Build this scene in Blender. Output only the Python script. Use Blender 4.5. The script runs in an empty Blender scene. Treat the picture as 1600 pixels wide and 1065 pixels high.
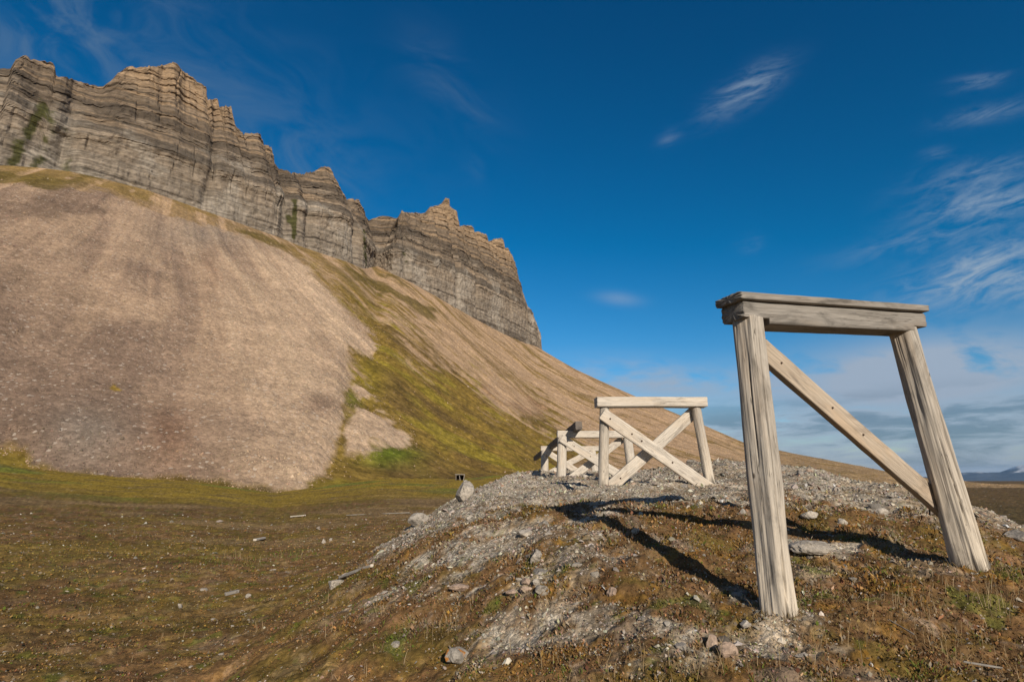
import bpy, bmesh, math, random
import numpy as np
from mathutils import Matrix, Vector

R = math.radians
C = bpy.context.scene.collection
sc = bpy.context.scene

# ------------------------------------------------------------------ camera
PITCH = math.atan(218 / 900)
cam_d = bpy.data.cameras.new('camera')
cam_d.sensor_width = 36
cam_d.lens = 36 * 900 / 1600
cam_d.clip_start = 0.05
cam_d.clip_end = 60000
cam = bpy.data.objects.new('camera', cam_d)
cam.rotation_euler = (math.pi / 2 + PITCH, 0, 0)
C.objects.link(cam)
sc.camera = cam

# ------------------------------------------------------------------ light and exposure
SUN_EL, SUN_AZ = 23.5, 162.0          # azimuth clockwise from +Y (straight ahead)
sd = bpy.data.lights.new('sun', 'SUN')
sd.energy = 4.9
sd.angle = R(0.5)
sd.color = (1.0, 0.88, 0.72)
sun = bpy.data.objects.new('sun', sd)
sdir = Vector((math.sin(R(SUN_AZ)) * math.cos(R(SUN_EL)), math.cos(R(SUN_AZ)) * math.cos(R(SUN_EL)), math.sin(R(SUN_EL))))
sun.rotation_euler = sdir.to_track_quat('Z', 'Y').to_euler()
C.objects.link(sun)
sc.view_settings.view_transform = 'Standard'
sc.view_settings.look = 'None'
sc.view_settings.gamma = 1
sc.view_settings.exposure = 0.0
sc.cycles.max_bounces = 4
sc.cycles.diffuse_bounces = 2
sc.cycles.use_denoising = True
sc.cycles.denoiser = 'OPENIMAGEDENOISE'
sc.cycles.denoising_prefilter = 'ACCURATE'


# ------------------------------------------------------------------ node helpers
class NT:
    def __init__(s, tree):
        s.t = tree

    def n(s, kind, **kw):
        nd = s.t.nodes.new('ShaderNode' + kind)
        for k, v in kw.items():
            setattr(nd, k, v)
        return nd

    def put(s, sock, v):
        if isinstance(v, bpy.types.NodeSocket):
            s.t.links.new(v, sock)
        elif isinstance(v, (tuple, list)):
            sock.default_value = tuple(v) + ((1,) if len(sock.default_value) == 4 and len(v) == 3 else ())
        else:
            sock.default_value = v

    def m(s, op, a, b=0.0, c=None, clamp=False):
        nd = s.n('Math', operation=op, use_clamp=clamp)
        s.put(nd.inputs[0], a)
        s.put(nd.inputs[1], b)
        if c is not None:
            s.put(nd.inputs[2], c)
        return nd.outputs[0]

    def rng(s, v, a, b, c=0.0, d=1.0, smooth=True):
        nd = s.n('MapRange', interpolation_type='SMOOTHSTEP' if smooth else 'LINEAR')
        for i, q in enumerate((v, a, b, c, d)):
            s.put(nd.inputs[i], q)
        return nd.outputs[0]

    def mix(s, f, a, b, blend='MIX'):
        nd = s.n('Mix', data_type='RGBA', blend_type=blend)
        s.put(nd.inputs[0], f)
        s.put(nd.inputs[6], a)
        s.put(nd.inputs[7], b)
        return nd.outputs[2]

    def noise(s, vec, scale, detail=4.0, rough=0.55, dist=0.0, out=0):
        nd = s.n('TexNoise')
        s.put(nd.inputs['Vector'], vec)
        s.put(nd.inputs['Scale'], scale)
        s.put(nd.inputs['Detail'], detail)
        s.put(nd.inputs['Roughness'], rough)
        s.put(nd.inputs['Distortion'], dist)
        return nd.outputs[out]

    def voro(s, vec, scale, feature='F1', out='Distance', rand=1.0):
        nd = s.n('TexVoronoi', feature=feature)
        s.put(nd.inputs['Vector'], vec)
        s.put(nd.inputs['Scale'], scale)
        s.put(nd.inputs['Randomness'], rand)
        return nd.outputs[out]

    def vmul(s, v, k):
        nd = s.n('VectorMath', operation='MULTIPLY')
        s.put(nd.inputs[0], v)
        s.put(nd.inputs[1], k)
        return nd.outputs[0]

    def vadd(s, v, k):
        nd = s.n('VectorMath', operation='ADD')
        s.put(nd.inputs[0], v)
        s.put(nd.inputs[1], k)
        return nd.outputs[0]

    def xyz(s, v):
        nd = s.n('SeparateXYZ')
        s.put(nd.inputs[0], v)
        return nd.outputs

    def comb(s, x, y, z):
        nd = s.n('CombineXYZ')
        for i, q in enumerate((x, y, z)):
            s.put(nd.inputs[i], q)
        return nd.outputs[0]

    def attr(s, name, out='Color'):
        nd = s.n('Attribute', attribute_name=name)
        return nd.outputs[out]

    def bump(s, h, strength, dist, normal=None):
        nd = s.n('Bump')
        s.put(nd.inputs['Height'], h)
        s.put(nd.inputs['Strength'], strength)
        s.put(nd.inputs['Distance'], dist)
        if normal is not None:
            s.put(nd.inputs['Normal'], normal)
        return nd.outputs[0]


def material(name, fn, rough=0.9, spec=0.15):
    m = bpy.data.materials.new(name)
    m.use_nodes = True
    t = m.node_tree
    t.nodes.clear()
    k = NT(t)
    out = k.n('OutputMaterial')
    b = k.n('BsdfPrincipled')
    b.inputs['Roughness'].default_value = rough
    b.inputs['Specular IOR Level'].default_value = spec
    t.links.new(b.outputs[0], out.inputs[0])
    col, nrm = fn(k)
    k.put(b.inputs['Base Color'], col)
    if nrm is not None:
        k.put(b.inputs['Normal'], nrm)
    return m


# ------------------------------------------------------------------ rays: a photo position -> azimuth and slope
def ray(px, py):
    x = (px - 800) / 900
    u = (532.5 - py) / 900
    return np.array([x, math.cos(PITCH) - u * math.sin(PITCH), math.sin(PITCH) + u * math.cos(PITCH)])


def azt(px, py):
    d = ray(px, py)
    return math.atan2(d[0], d[1]), d[2] / math.hypot(d[0], d[1])


def line(pts):
    a = np.array([azt(*p) for p in pts])
    o = np.argsort(a[:, 0])
    return a[o, 0], a[o, 1]


def at(px, py, Y):
    d = ray(px, py)
    return Vector(d * (Y / d[1]))


# ------------------------------------------------------------------ sky
w = bpy.data.worlds.new('World')
sc.world = w
w.use_nodes = True
w.node_tree.nodes.clear()
k = NT(w.node_tree)
sky = k.n('TexSky', sky_type='NISHITA')
sky.sun_disc = False
sky.sun_elevation = R(SUN_EL)
sky.sun_rotation = R(SUN_AZ)
sky.altitude = 0
sky.air_density = 1.0
sky.dust_density = 0.4
sky.ozone_density = 2.0
hs = k.n('HueSaturation')
hs.inputs['Hue'].default_value = 0.478
hs.inputs['Saturation'].default_value = 1.35
hs.inputs['Value'].default_value = 1.0
k.put(hs.inputs['Color'], sky.outputs[0])
gm = k.n('Gamma')
k.put(gm.inputs[0], hs.outputs[0])
gm.inputs[1].default_value = 1.3
tint = k.vmul(gm.outputs[0], (.66, .655, .82))
base_sky = k.vadd(tint, (-.30, -0.03, 0.0))
mx = k.n('VectorMath', operation='MAXIMUM')
k.put(mx.inputs[0], base_sky)
k.put(mx.inputs[1], (0.004, 0.0, 0.0))
base_sky = mx.outputs[0]
tc = k.n('TexCoord')
D = tc.outputs['Generated']
dx, dy, dz = k.xyz(D)
AZ = k.m('ARCTAN2', dx, dy)
EL = k.m('ARCSINE', dz)
dyc = k.m('MAXIMUM', dy, 0.08)
GX, GZ = k.m('DIVIDE', dx, dyc), k.m('DIVIDE', dz, dyc)


def blob(p, q, wid, gain=1.0):
    """soft streak in the sky between two directions p and q; wid = half width in degrees"""
    r0, r1 = ray(*p), ray(*q)
    a0, e0, a1, e1 = r0[0] / r0[1], r0[2] / r0[1], r1[0] / r1[1], r1[2] / r1[1]
    ca, ce = (a0 + a1) / 2, (e0 + e1) / 2
    th = math.atan2(e1 - e0, a1 - a0)
    ln = max(math.hypot(a1 - a0, e1 - e0) / 2, 0.02)
    u = k.m('SUBTRACT', GX, ca)
    v = k.m('SUBTRACT', GZ, ce)
    s = k.m('ADD', k.m('MULTIPLY', u, math.cos(th) / ln), k.m('MULTIPLY', v, math.sin(th) / ln))
    t = k.m('SUBTRACT', k.m('MULTIPLY', v, math.cos(th) / R(wid)), k.m('MULTIPLY', u, math.sin(th) / R(wid)))
    d2 = k.m('ADD', k.m('MULTIPLY', s, s), k.m('MULTIPLY', t, t))
    return k.m('MULTIPLY', k.m('EXPONENT', k.m('MULTIPLY', d2, -1.0)), gain)


def add(*a):
    r = a[0]
    for b in a[1:]:
        r = k.m('ADD', r, b)
    return r


def streak(ang, sx, sy, scale, det=6.0, rough=0.6, dist=0.6):
    ca, sa = math.cos(R(ang)), math.sin(R(ang))
    u = k.m('ADD', k.m('MULTIPLY', GX, ca), k.m('MULTIPLY', GZ, sa))
    v = k.m('SUBTRACT', k.m('MULTIPLY', GZ, ca), k.m('MULTIPLY', GX, sa))
    return k.noise(k.comb(k.m('MULTIPLY', u, sx), k.m('MULTIPLY', v, sy), 0.3), scale, det, rough, dist)


# wispy cirrus
wisp = add(blob((1120, 172), (1215, 106), 1.6, 1.0), blob((1030, 225), (1060, 205), 0.8, 0.3), blob((1490, 135), (1570, 120), 0.9, 0.5),
           blob((1480, 190), (1620, 160), 1.0, 0.45), blob((1440, 295), (1620, 255), 1.7, 0.6), blob((1450, 335), (1640, 300), 1.5, 1.0), blob((1340, 400), (1580, 340), 1.3, 0.5),
           blob((1420, 460), (1640, 375), 2.2, 1.1), blob((1480, 470), (1700, 425), 2.2, 0.9),
           blob((1155, 385), (1190, 375), 0.8, 0.35), blob((1440, 245), (1480, 235), 0.7, 0.3))
n1 = streak(18, 5, 20, 1.7, 7.0, 0.62, 0.9)
n2 = streak(24, 16, 52, 1.5, 6.0, 0.65, 0.5)
wisp = k.m('MULTIPLY', wisp, k.rng(add(k.m('MULTIPLY', n1, 0.8), k.m('MULTIPLY', n2, 0.28)), 0.38, 0.74))
veil = add(blob((60, 40), (520, 260), 9.0, 0.75), blob((650, 60), (760, 210), 3.2, 0.6), blob((-100, 110), (300, -40), 6.0, 0.8), blob((420, 240), (560, 330), 4.0, 0.7), blob((730, 255), (770, 270), 1.5, 0.3))
n3 = streak(-28, 3, 6, 1.6, 7.0, 0.6, 1.2)
veil = k.m('MULTIPLY', veil, k.rng(n3, 0.36, 0.72))
# low soft clouds
puff = add(blob((1230, 610), (1680, 560), 3.6, 1.7), blob((1330, 590), (1500, 575), 2.0, .6), blob((890, 585), (1150, 605), 1.9, 1.1), blob((935, 463), (1000, 470), 0.7, 0.36), blob((1150, 590), (1260, 605), 1.6, 0.5))
n4 = k.noise(k.comb(k.m('MULTIPLY', GX, 3.6), k.m('MULTIPLY', GZ, 11.0), 1.7), 1.6, 6.0, 0.55, 0.3)
puff = k.m('MULTIPLY', puff, k.rng(n4, 0.27, 0.52))
lowband = k.m('MULTIPLY', k.rng(EL, R(8.5), R(5.0)), k.rng(AZ, R(8), R(20)))
n5 = k.noise(k.comb(k.m('MULTIPLY', AZ, 4.5), k.m('MULTIPLY', EL, 26.0), 5.2), 1.6, 7.0, 0.58, 0.4)
low = k.m('MULTIPLY', lowband, k.rng(n5, 0.28, 0.50))
hor = k.m('MULTIPLY', k.rng(EL, R(2.4), R(0.2)), 0.6)
rear = k.m('MULTIPLY', k.rng(dy, 0.0, -0.45), k.rng(k.noise(D, 2.2, 5.0, .6), .3, .55))  # unseen neutral cloud added behind the camera to take blue out of ambient light
cc = k.mix(k.m('MULTIPLY', rear, .85), base_sky, (1.9, 1.75, 1.65))
cc = k.mix(k.m('MULTIPLY', veil, 0.42, clamp=True), cc, (2.0, 3.0, 4.3))
cc = k.mix(k.m('MULTIPLY', wisp, 0.78, clamp=True), cc, (4.2, 5.4, 6.8))
cc = k.mix(k.m('MULTIPLY', puff, 0.85, clamp=True), cc, (4.5, 5.6, 7.1))
shade = k.mix(k.rng(n5, 0.45, 0.62), (4.6, 5.6, 6.9), (2.0, 2.95, 4.0))
cc = k.mix(k.m('MULTIPLY', low, 0.8, clamp=True), cc, shade)
cc = k.mix(k.m('MULTIPLY', hor, k.rng(n5, 0.30, 0.55, 1.0, 0.3)), cc, (5.6, 6.7, 7.6))
bg = k.n('Background')
k.put(bg.inputs[0], cc)
bg.inputs[1].default_value = 0.075
wo = k.n('OutputWorld')
w.node_tree.links.new(bg.outputs[0], wo.inputs[0])


# ------------------------------------------------------------------ numeric noise
def _h(ix, iy, iz, seed):
    M = np.uint32
    h = ix.astype(np.int64).astype(M) * M(374761393) + iy.astype(np.int64).astype(M) * M(668265263) + iz.astype(np.int64).astype(M) * M(2147483647) + M((seed * 974711 + 12345) & 0xffffffff)
    h = (h ^ (h >> M(13))) * M(1274126177)
    h = (h ^ (h >> M(15))) * M(2246822519)
    return h ^ (h >> M(16))


def n2d(x, y, seed=0):
    x = np.asarray(x, float)
    y = np.asarray(y, float)
    ix, iy = np.floor(x), np.floor(y)
    fx, fy = x - ix, y - iy
    u, v = fx * fx * fx * (fx * (fx * 6 - 15) + 10), fy * fy * fy * (fy * (fy * 6 - 15) + 10)
    z = np.zeros_like(ix)

    def g(a, b):
        an = _h(ix + a, iy + b, z, seed).astype(float) * (2 * math.pi / 4294967296.0)
        return np.cos(an) * (fx - a) + np.sin(an) * (fy - b)
    p = g(0, 0) * (1 - u) + g(1, 0) * u
    q = g(0, 1) * (1 - u) + g(1, 1) * u
    return (p * (1 - v) + q * v) * 1.5


def fbm(x, y, oct=4, seed=0, gain=0.5):
    s, a, f = 0, 1, 1
    for o in range(oct):
        s = s + a * n2d(x * f + 17.3 * o, y * f - 9.1 * o, seed + o * 7)
        a *= gain
        f *= 2.03
    return s


def n3d(x, y, z, seed=0):
    ix, iy, iz = np.floor(x), np.floor(y), np.floor(z)
    f = [x - ix, y - iy, z - iz]
    u = [t * t * (3 - 2 * t) for t in f]
    r = 0
    for a in (0, 1):
        for b in (0, 1):
            for c in (0, 1):
                wgt = (u[0] if a else 1 - u[0]) * (u[1] if b else 1 - u[1]) * (u[2] if c else 1 - u[2])
                r = r + wgt * (_h(ix + a, iy + b, iz + c, seed).astype(float) / 2147483648.0 - 1)
    return r


def cell(x, y, seed=0):
    ix, iy = np.floor(x), np.floor(y)
    best = np.full(np.shape(x), 9.0)
    second = best.copy()
    val = np.zeros(np.shape(x))
    z = np.zeros_like(ix)
    for a in (-1, 0, 1):
        for b in (-1, 0, 1):
            h1 = _h(ix + a, iy + b, z, seed).astype(float) / 4294967296.0
            h2 = _h(ix + a, iy + b, z + 1, seed).astype(float) / 4294967296.0
            h3 = _h(ix + a, iy + b, z + 2, seed).astype(float) / 4294967296.0
            d = np.hypot(ix + a + h1 - x, iy + b + h2 - y)
            nb = d < best
            second = np.where(nb, best, np.minimum(second, d))
            val = np.where(nb, h3, val)
            best = np.where(nb, d, best)
    return best, second - best, val


def ss(x, a, b):
    t = np.clip((x - a) / (b - a), 0, 1)
    return t * t * (3 - 2 * t)


# ------------------------------------------------------------------ object helpers
def tag(o, label, cat, group=None, kind=None):
    o['label'] = label
    if cat:
        o['category'] = cat
    if group:
        o['group'] = group
    if kind:
        o['kind'] = kind
    return o


def build(name, V, quads=None, tris=None, mat=None, parent=None, col=None, attrs=None, smooth=True):
    me = bpy.data.meshes.new(name)
    V = np.ascontiguousarray(V, dtype=np.float32).reshape(-1, 3)
    fs = []
    cnt = []
    if quads is not None and len(quads):
        fs.append(np.asarray(quads, np.int32).ravel())
        cnt.append(np.full(len(quads), 4, np.int32))
    if tris is not None and len(tris):
        fs.append(np.asarray(tris, np.int32).ravel())
        cnt.append(np.full(len(tris), 3, np.int32))
    li = np.concatenate(fs)
    cn = np.concatenate(cnt)
    me.vertices.add(len(V))
    me.vertices.foreach_set('co', V.ravel())
    me.loops.add(len(li))
    me.loops.foreach_set('vertex_index', li)
    me.polygons.add(len(cn))
    st = np.zeros(len(cn), np.int32)
    st[1:] = np.cumsum(cn)[:-1]
    me.polygons.foreach_set('loop_start', st)
    me.polygons.foreach_set('use_smooth', np.full(len(cn), smooth))
    if col is not None:
        c4 = np.ones((len(V), 4), np.float32)
        c4[:, :3] = np.asarray(col).reshape(-1, 3)
        ca = me.color_attributes.new('col', 'FLOAT_COLOR', 'POINT')
        ca.data.foreach_set('color', c4.ravel())
    for nme, arr in (attrs or {}).items():
        at_ = me.attributes.new(nme, 'FLOAT', 'POINT')
        at_.data.foreach_set('value', np.ascontiguousarray(arr, dtype=np.float32).ravel())
    me.update(calc_edges=True)
    if mat:
        me.materials.append(mat)
    o = bpy.data.objects.new(name, me)
    C.objects.link(o)
    if parent is not None:
        o.parent = parent
    return o


def gridq(n, m, wrap=False):
    i = np.arange(n - 1)[:, None]
    j = np.arange(m if wrap else m - 1)[None, :]
    j2 = (j + 1) % m
    return np.stack([i * m + j, i * m + j2, (i + 1) * m + j2, (i + 1) * m + j], -1).reshape(-1, 4)


def lerp(a, b, t):
    return a + (np.asarray(b) - a) * np.asarray(t)[..., None]


# ------------------------------------------------------------------ terrain shape
TOE = [(-700, 690, 95), (-60, 700, 95), (0, 722, 94), (60, 731, 93), (190, 744, 90), (300, 750, 88), (430, 769, 85), (520, 756, 89), (600, 745, 95), (720, 748, 105), (800, 740, 120)]
_a = np.array([azt(p[0], p[1]) for p in TOE])
TOE_AZ = np.concatenate([[-3.2], _a[:, 0], [R(8), R(20), R(40), 3.2]])
TOE_R = np.concatenate([[95], [p[2] for p in TOE], [150, 190, 260, 260]])
TOE_Z = np.concatenate([[3.0], _a[:, 1] * np.array([p[2] for p in TOE]), [-1.5, -2.2, -2.6, -2.6]])
BASE = [(-700, 262, 262), (-300, 262, 250), (-60, 262, 247), (0, 258, 248), (60, 262, 248), (110, 268, 248), (165, 280, 249), (230, 297, 251), (300, 322, 253), (350, 340, 256), (400, 358, 260), (440, 372, 265), (470, 385, 268), (500, 395, 272),
        (540, 408, 280), (568, 420, 292), (590, 416, 328), (612, 427, 317), (640, 440, 322), (680, 462, 335), (720, 485, 353), (760, 507, 376), (800, 527, 405), (838, 541, 446)]
RIDGE = [(870, 560, 440), (900, 577, 438), (950, 600, 436), (1000, 622, 434), (1050, 643, 432), (1100, 664, 430), (1160, 690, 428), (1240, 708, 425), (1320, 723, 420), (1400, 739, 415), (1450, 747, 410), (1500, 753, 405), (1560, 757, 400), (2300, 762, 400)]
_b = np.array([azt(p[0], p[1]) for p in BASE + RIDGE])
TOP_AZ = _b[:, 0]
TOP_R = np.array([p[2] for p in BASE + RIDGE], float)
TOP_Z = _b[:, 1] * TOP_R
AZ_END = azt(838, 541)[0]

CREST_Y = [-8, 2, 3.3, 4.2, 5, 6, 7.5, 10.6, 14, 18, 26, 34, 42, 62]
CREST_Z = [-1.2, -1.12, -1.05, -0.9, -0.72, -0.48, -0.24, -0.13, -0.04, 0.04, 0.42, 0.5, 0.2, -2.5]


def plain_z(X, Y):
    r = np.hypot(X, Y)
    az = np.arctan2(X, Y)
    rb = np.interp(az, TOE_AZ, TOE_R)
    zb = np.interp(az, TOE_AZ, TOE_Z)
    t = np.clip(r / rb, 0, 1)
    return -1.9 + (zb + 1.9) * t ** 1.7


def ground_z(X, Y, fine=False):
    p = plain_z(X, Y)
    cr = np.interp(Y, CREST_Y, CREST_Z)
    xl = np.interp(Y, [3, 4.5, 7, 10, 14, 20, 30, 45], [0.8, 0.8, 0.45, -0.45, -0.6, -0.3, 0.2, 0.6])
    sl = np.interp(Y, [4, 6, 9, 14], [0.30, 0.36, 0.55, 0.62])
    xr = np.interp(Y, [3, 4, 6, 9, 11, 14, 30], [3.8, 3.8, 4.3, 6.0, 7.1, 7.5, 6.0])
    sr = np.interp(Y, [4, 7, 9], [0.22, 0.28, 0.36])
    wob = 0.35 * n2d(Y * 0.35, X * 0.35, 3)
    uL, uR = xl - X + wob, X - xr + wob
    kk = 0.35
    m = cr - sl * (uL + np.sqrt(uL * uL + kk)) / 2 - sr * (uR + np.sqrt(uR * uR + kk)) / 2
    m = m + 0.5 * np.exp(-((X - 5.6) / 2.2) ** 2 - ((Y - 15.5) / 4.5) ** 2)
    d = m - p
    z = p + (d + np.sqrt(d * d + 0.06)) / 2
    mm = ss(d, -0.3, 0.5)
    r = np.hypot(X, Y)
    z = z + (0.05 + 0.05 * mm) * fbm(X * 0.55, Y * 0.55, 3, 5) * ss(r, 1, 6)
    z = z + 0.035 * fbm(X * 2.1, Y * 2.1, 3, 9)
    return z


def hit(px, py, lift=0.0):
    d = ray(px, py)
    ts = np.geomspace(1.5, 130, 5000)
    P = d[None, :] * ts[:, None]
    g = ground_z(P[:, 0], P[:, 1])
    i = int(np.argmax(P[:, 2] < g))
    return Vector((P[i, 0], P[i, 1], float(g[i]) + lift))


def gz(x, y):
    return float(ground_z(np.array([float(x)]), np.array([float(y)]))[0])


# ------------------------------------------------------------------ ground cover fields (what grows or lies where, in metres)
PATCH = []
for px, py, rx, ry, g in [(830, 988, .36, .30, 1.1), (900, 1000, .2, .12, .4), (600, 930, .32, .35, .8), (1270, 852, .4, .35, 1.3), (655, 878, .3, .3, .7), (860, 900, .5, .45, .5), (935, 960, .2, .2, .7), (1250, 1010, .4, .25, .5), (800, 850, .7, .6, .65),
                          (900, 830, .9, .9, .7), (1060, 1020, .35, .25, .5), (980, 890, .4, .4, .35), (1010, 975, .3, .2, .35), (1170, 1000, .3, .2, .5), (1300, 930, .3, .25, .55), (1250, 960, .25, .25, .45), (760, 1000, .2, .2, .3), (700, 900, .4, .4, .35), (740, 860, .6, .6, .4)]:
    h = hit(px, py)
    PATCH.append((h.x, h.y, rx, ry, g))


def fields(X, Y):
    r = np.hypot(X, Y)
    z0 = plain_z(X, Y)
    cr = np.interp(Y, CREST_Y, CREST_Z)
    G = ground_z(X, Y)
    up = ss(G - z0, 0.35, 0.95)
    g = up * (1.35 * ss(Y + 0.22 * (X - 1.5), 6.6, 9.3) - 0.12) + up * ss(Y, 8, 11) * 0.3
    g = g + 0.34 * ss(Y, 6.5, 10) * np.exp(-((X + 0.6) / 1.6) ** 2) * ss(G - z0, .2, .6)
    for a, b, rx, ry, k_ in PATCH:
        g = g + k_ * np.exp(-((X - a) / rx) ** 2 - ((Y - b) / ry) ** 2)
    nz = 0.45 * fbm(X * 0.9, Y * 0.9, 3, 21) + 0.35 * fbm(X * 3.3, Y * 3.3, 3, 31)
    nz = nz + 0.28 * n2d(X * 7.5, Y * 7.5, 33) + 0.2 * n2d(X * 17, Y * 17, 35)
    gravel = ss(g + nz * (0.75 + 0.35 * up), 0.25, 0.95)
    return gravel, up, r


BROWN, OCHRE, OLIVE, DARK = [np.array(c) for c in ((.158, .092, .040), (.205, .115, .028), (.132, .094, .022), (.030, .020, .012))]
GREY, STRAW, STONE, MOSS = [np.array(c) for c in ((.25, .20, .155), (.23, .155, .075), (.41, .36, .285), (.265, .185, .026))]
RUST, LEAF = np.array((.118, .066, .042)), np.array((.095, .125, .022))


def cover_colour(X, Y):
    gravel, up, r = fields(X, Y)
    a = fbm(X * 1.3, Y * 1.3, 4, 41)
    b = fbm(X * 2.3 + 5, Y * 2.3, 4, 51)
    c = fbm(X * 6.0, Y * 6.0, 3, 61)
    d = fbm(X * 0.45, Y * 0.45, 3, 71)
    e = n2d(X * 19, Y * 19, 81) + 0.6 * n2d(X * 43, Y * 43, 83)
    col = np.broadcast_to(BROWN, X.shape + (3,)).copy()
    col = lerp(col, RUST, 0.6 * ss(c + .5 * a, 0.15, 0.55))
    col = lerp(col, OLIVE, 0.75 * ss(a + 0.35 * c + .1 - .25 * up, -0.05, 0.5))
    col = lerp(col, OCHRE, 0.75 * ss(b + 0.3 * c, 0.22, 0.6) * (0.35 + 0.65 * up))
    col = lerp(col, GREY, 0.55 * ss(fbm(X * 1.9, Y * 1.9 + 9, 4, 91) + .25 * e, 0.30, 0.62) * (0.35 + .65 * up))
    col = lerp(col, STRAW, 0.45 * ss(fbm(X * 3.1 + 2, Y * 3.1, 3, 95), 0.25, 0.6))
    col = lerp(col, LEAF, 0.55 * ss(fbm(X * 2.6, Y * 2.6 + 3, 3, 99), 0.46, 0.66))
    # wet meadow bands on the low plain
    az = np.arctan2(X, Y)
    rb = np.interp(az, TOE_AZ, TOE_R)
    left = (1 - up) * ss(-az, R(-6), R(2))
    lb = fbm(X * 0.14, Y * 0.14, 3, 101)
    col = lerp(col, OLIVE * 1.3, 0.6 * left * ss(lb + .3 * a, -0.1, 0.45) * ss(r, 6, 14))
    col = lerp(col, STRAW * 0.95, 0.8 * left * ss(fbm(X * 0.10 + 3, Y * 0.22, 3, 105), 0.05, 0.4) * ss(r, 12, 24))
    mossy = left * ss(r / rb + 0.10 * fbm(X * .08, Y * .08, 3, 107), 0.40, 0.66)
    col = lerp(col, MOSS, 0.88 * mossy)
    col = lerp(col, LEAF * 1.4, 0.7 * mossy * ss(fbm(X * .06 + 9, Y * .06, 2, 109), 0.2, 0.5))
    col = lerp(col, np.array((.12, .085, .045)), 0.5 * mossy * ss(fbm(X * .25, Y * .25, 3, 117), 0.1, 0.5))
    right = (1 - up) * ss(az, R(18), R(30))
    col = lerp(col, np.array((.115, .075, .032)), 0.7 * right * ss(r, 15, 60))
    col = lerp(col, np.array((.075, .058, .022)), 0.7 * right * (1 - ss(r, 30, 90)) * ss(r, 12, 20))
    # gravel
    gv = np.broadcast_to(STONE, X.shape + (3,)).copy()
    gv = lerp(gv, STONE * np.array((.62, .58, .54)), ss(fbm(X * 0.8, Y * 0.8, 4, 111), -0.1, 0.5))
    gv = lerp(gv, STONE * np.array((.9, .78, .66)), 0.6 * ss(fbm(X * 2.4, Y * 2.4, 3, 113), 0.1, 0.5))
    gv = gv * (1 + 0.30 * e)[..., None]
    col = col * (1 + 0.35 * c + 0.22 * e)[..., None]
    gr = gravel * (1 - 0.55 * ss(fbm(X * 5.1, Y * 5.1, 3, 115) + .3 * e, 0.05, 0.5) * (1 - 0.75 * ss(gravel, .8, 1.0) * ss(Y, 8.5, 12)))
    col = lerp(col, np.clip(gv, .02, .7), gr)
    return np.clip(col, 0.008, 0.75), gravel, up, mossy


def ground_material(k):
    pos = k.n('NewGeometry').outputs['Position']
    c = k.attr('col')
    gr = k.attr('gravel', 'Fac')
    n_a = k.noise(pos, 26.0, 5.0, 0.65)
    n_b = k.noise(pos, 3.2, 6.0, 0.62)
    n_c = k.noise(k.vmul(pos, (.5, 1.0, 1.0)), 0.55, 7.0, 0.66)
    f = k.m('MULTIPLY', k.rng(n_a, 0.25, 0.75, 0.65, 1.4), k.m('MULTIPLY', k.rng(n_b, 0.28, 0.72, 0.75, 1.35), k.rng(n_c, 0.3, 0.7, 0.8, 1.3)))
    col = k.mix(1.0, c, k.comb(f, f, f), 'MULTIPLY')
    # loose stones, three sizes
    v1 = k.voro(pos, 22.0, 'F1', 'Color')
    v2 = k.voro(pos, 120.0, 'F1', 'Color')
    v3 = k.voro(pos, 55.0, 'F1', 'Color')
    s1, _, _ = k.xyz(v1)
    s2, _, _ = k.xyz(v2)
    s3, _, _ = k.xyz(v3)
    sf = k.m('MULTIPLY', k.rng(s1, 0, 1, 0.75, 1.2), k.m('MULTIPLY', k.rng(s2, 0, 1, 0.8, 1.15), k.rng(s3, 0, 1, 0.75, 1.2)))
    stone = k.mix(1.0, col, k.comb(sf, sf, sf), 'MULTIPLY')
    col = k.mix(gr, col, stone)
    d1 = k.voro(pos, 22.0)
    d2 = k.voro(pos, 120.0)
    d3 = k.voro(pos, 55.0)
    hst = k.m('ADD', k.m('ADD', k.m('MULTIPLY', d1, -0.6), k.m('MULTIPLY', d2, -0.12)), k.m('MULTIPLY', d3, -0.25))
    hveg = k.m('ADD', k.m('MULTIPLY', n_a, 0.8), k.m('MULTIPLY', n_b, 1.2))
    hh = k.n('Mix', data_type='FLOAT')
    k.put(hh.inputs[0], gr)
    k.put(hh.inputs[2], hveg)
    k.put(hh.inputs[3], hst)
    return col, k.bump(hh.outputs[0], 0.6, 0.035)


m_ground = material('tundra_ground', ground_material, 0.95, 0.1)

# ------------------------------------------------------------------ ground sheet
azs = np.concatenate([np.linspace(-180, -56, 26)[:-1], np.linspace(-56, 56, 1150), np.linspace(56, 180, 26)[1:]])
rs = [0.6]
while rs[-1] < 22000:
    q = rs[-1]
    rs.append(q * (1.04 if q < 2.3 else 1.0062 if q < 30 else 1.02 if q < 130 else 1.09))
rs = np.array(rs)
AZg, RRg = np.meshgrid(np.radians(azs), rs)
Xg, Yg = np.sin(AZg) * RRg, np.cos(AZg) * RRg
colg, gravg, upg, mossg = cover_colour(Xg, Yg)
Zg = ground_z(Xg, Yg)
near = 1 - ss(RRg, 25, 45)
c1, e1, v1 = cell(Xg * 9, Yg * 9, 5)
c2, e2, v2 = cell(Xg * 21, Yg * 21, 6)
stn = (0.012 * (v1 - .3) * ss(e1, 0, .35) + 0.010 * v2 * ss(e2, 0, .3)) * gravg
veg = (0.020 * fbm(Xg * 5, Yg * 5, 3, 13) + 0.012 * fbm(Xg * 16, Yg * 16, 3, 15)) * (1 - gravg)
Zg = Zg + near * (stn + veg)
ground = build('ground', np.stack([Xg, Yg, Zg], -1), gridq(*Xg.shape), mat=m_ground, col=colg, attrs={'gravel': gravg})
tag(ground, 'brown and green tundra ground rising to a pale gravel mound', 'ground', kind='structure')


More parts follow.
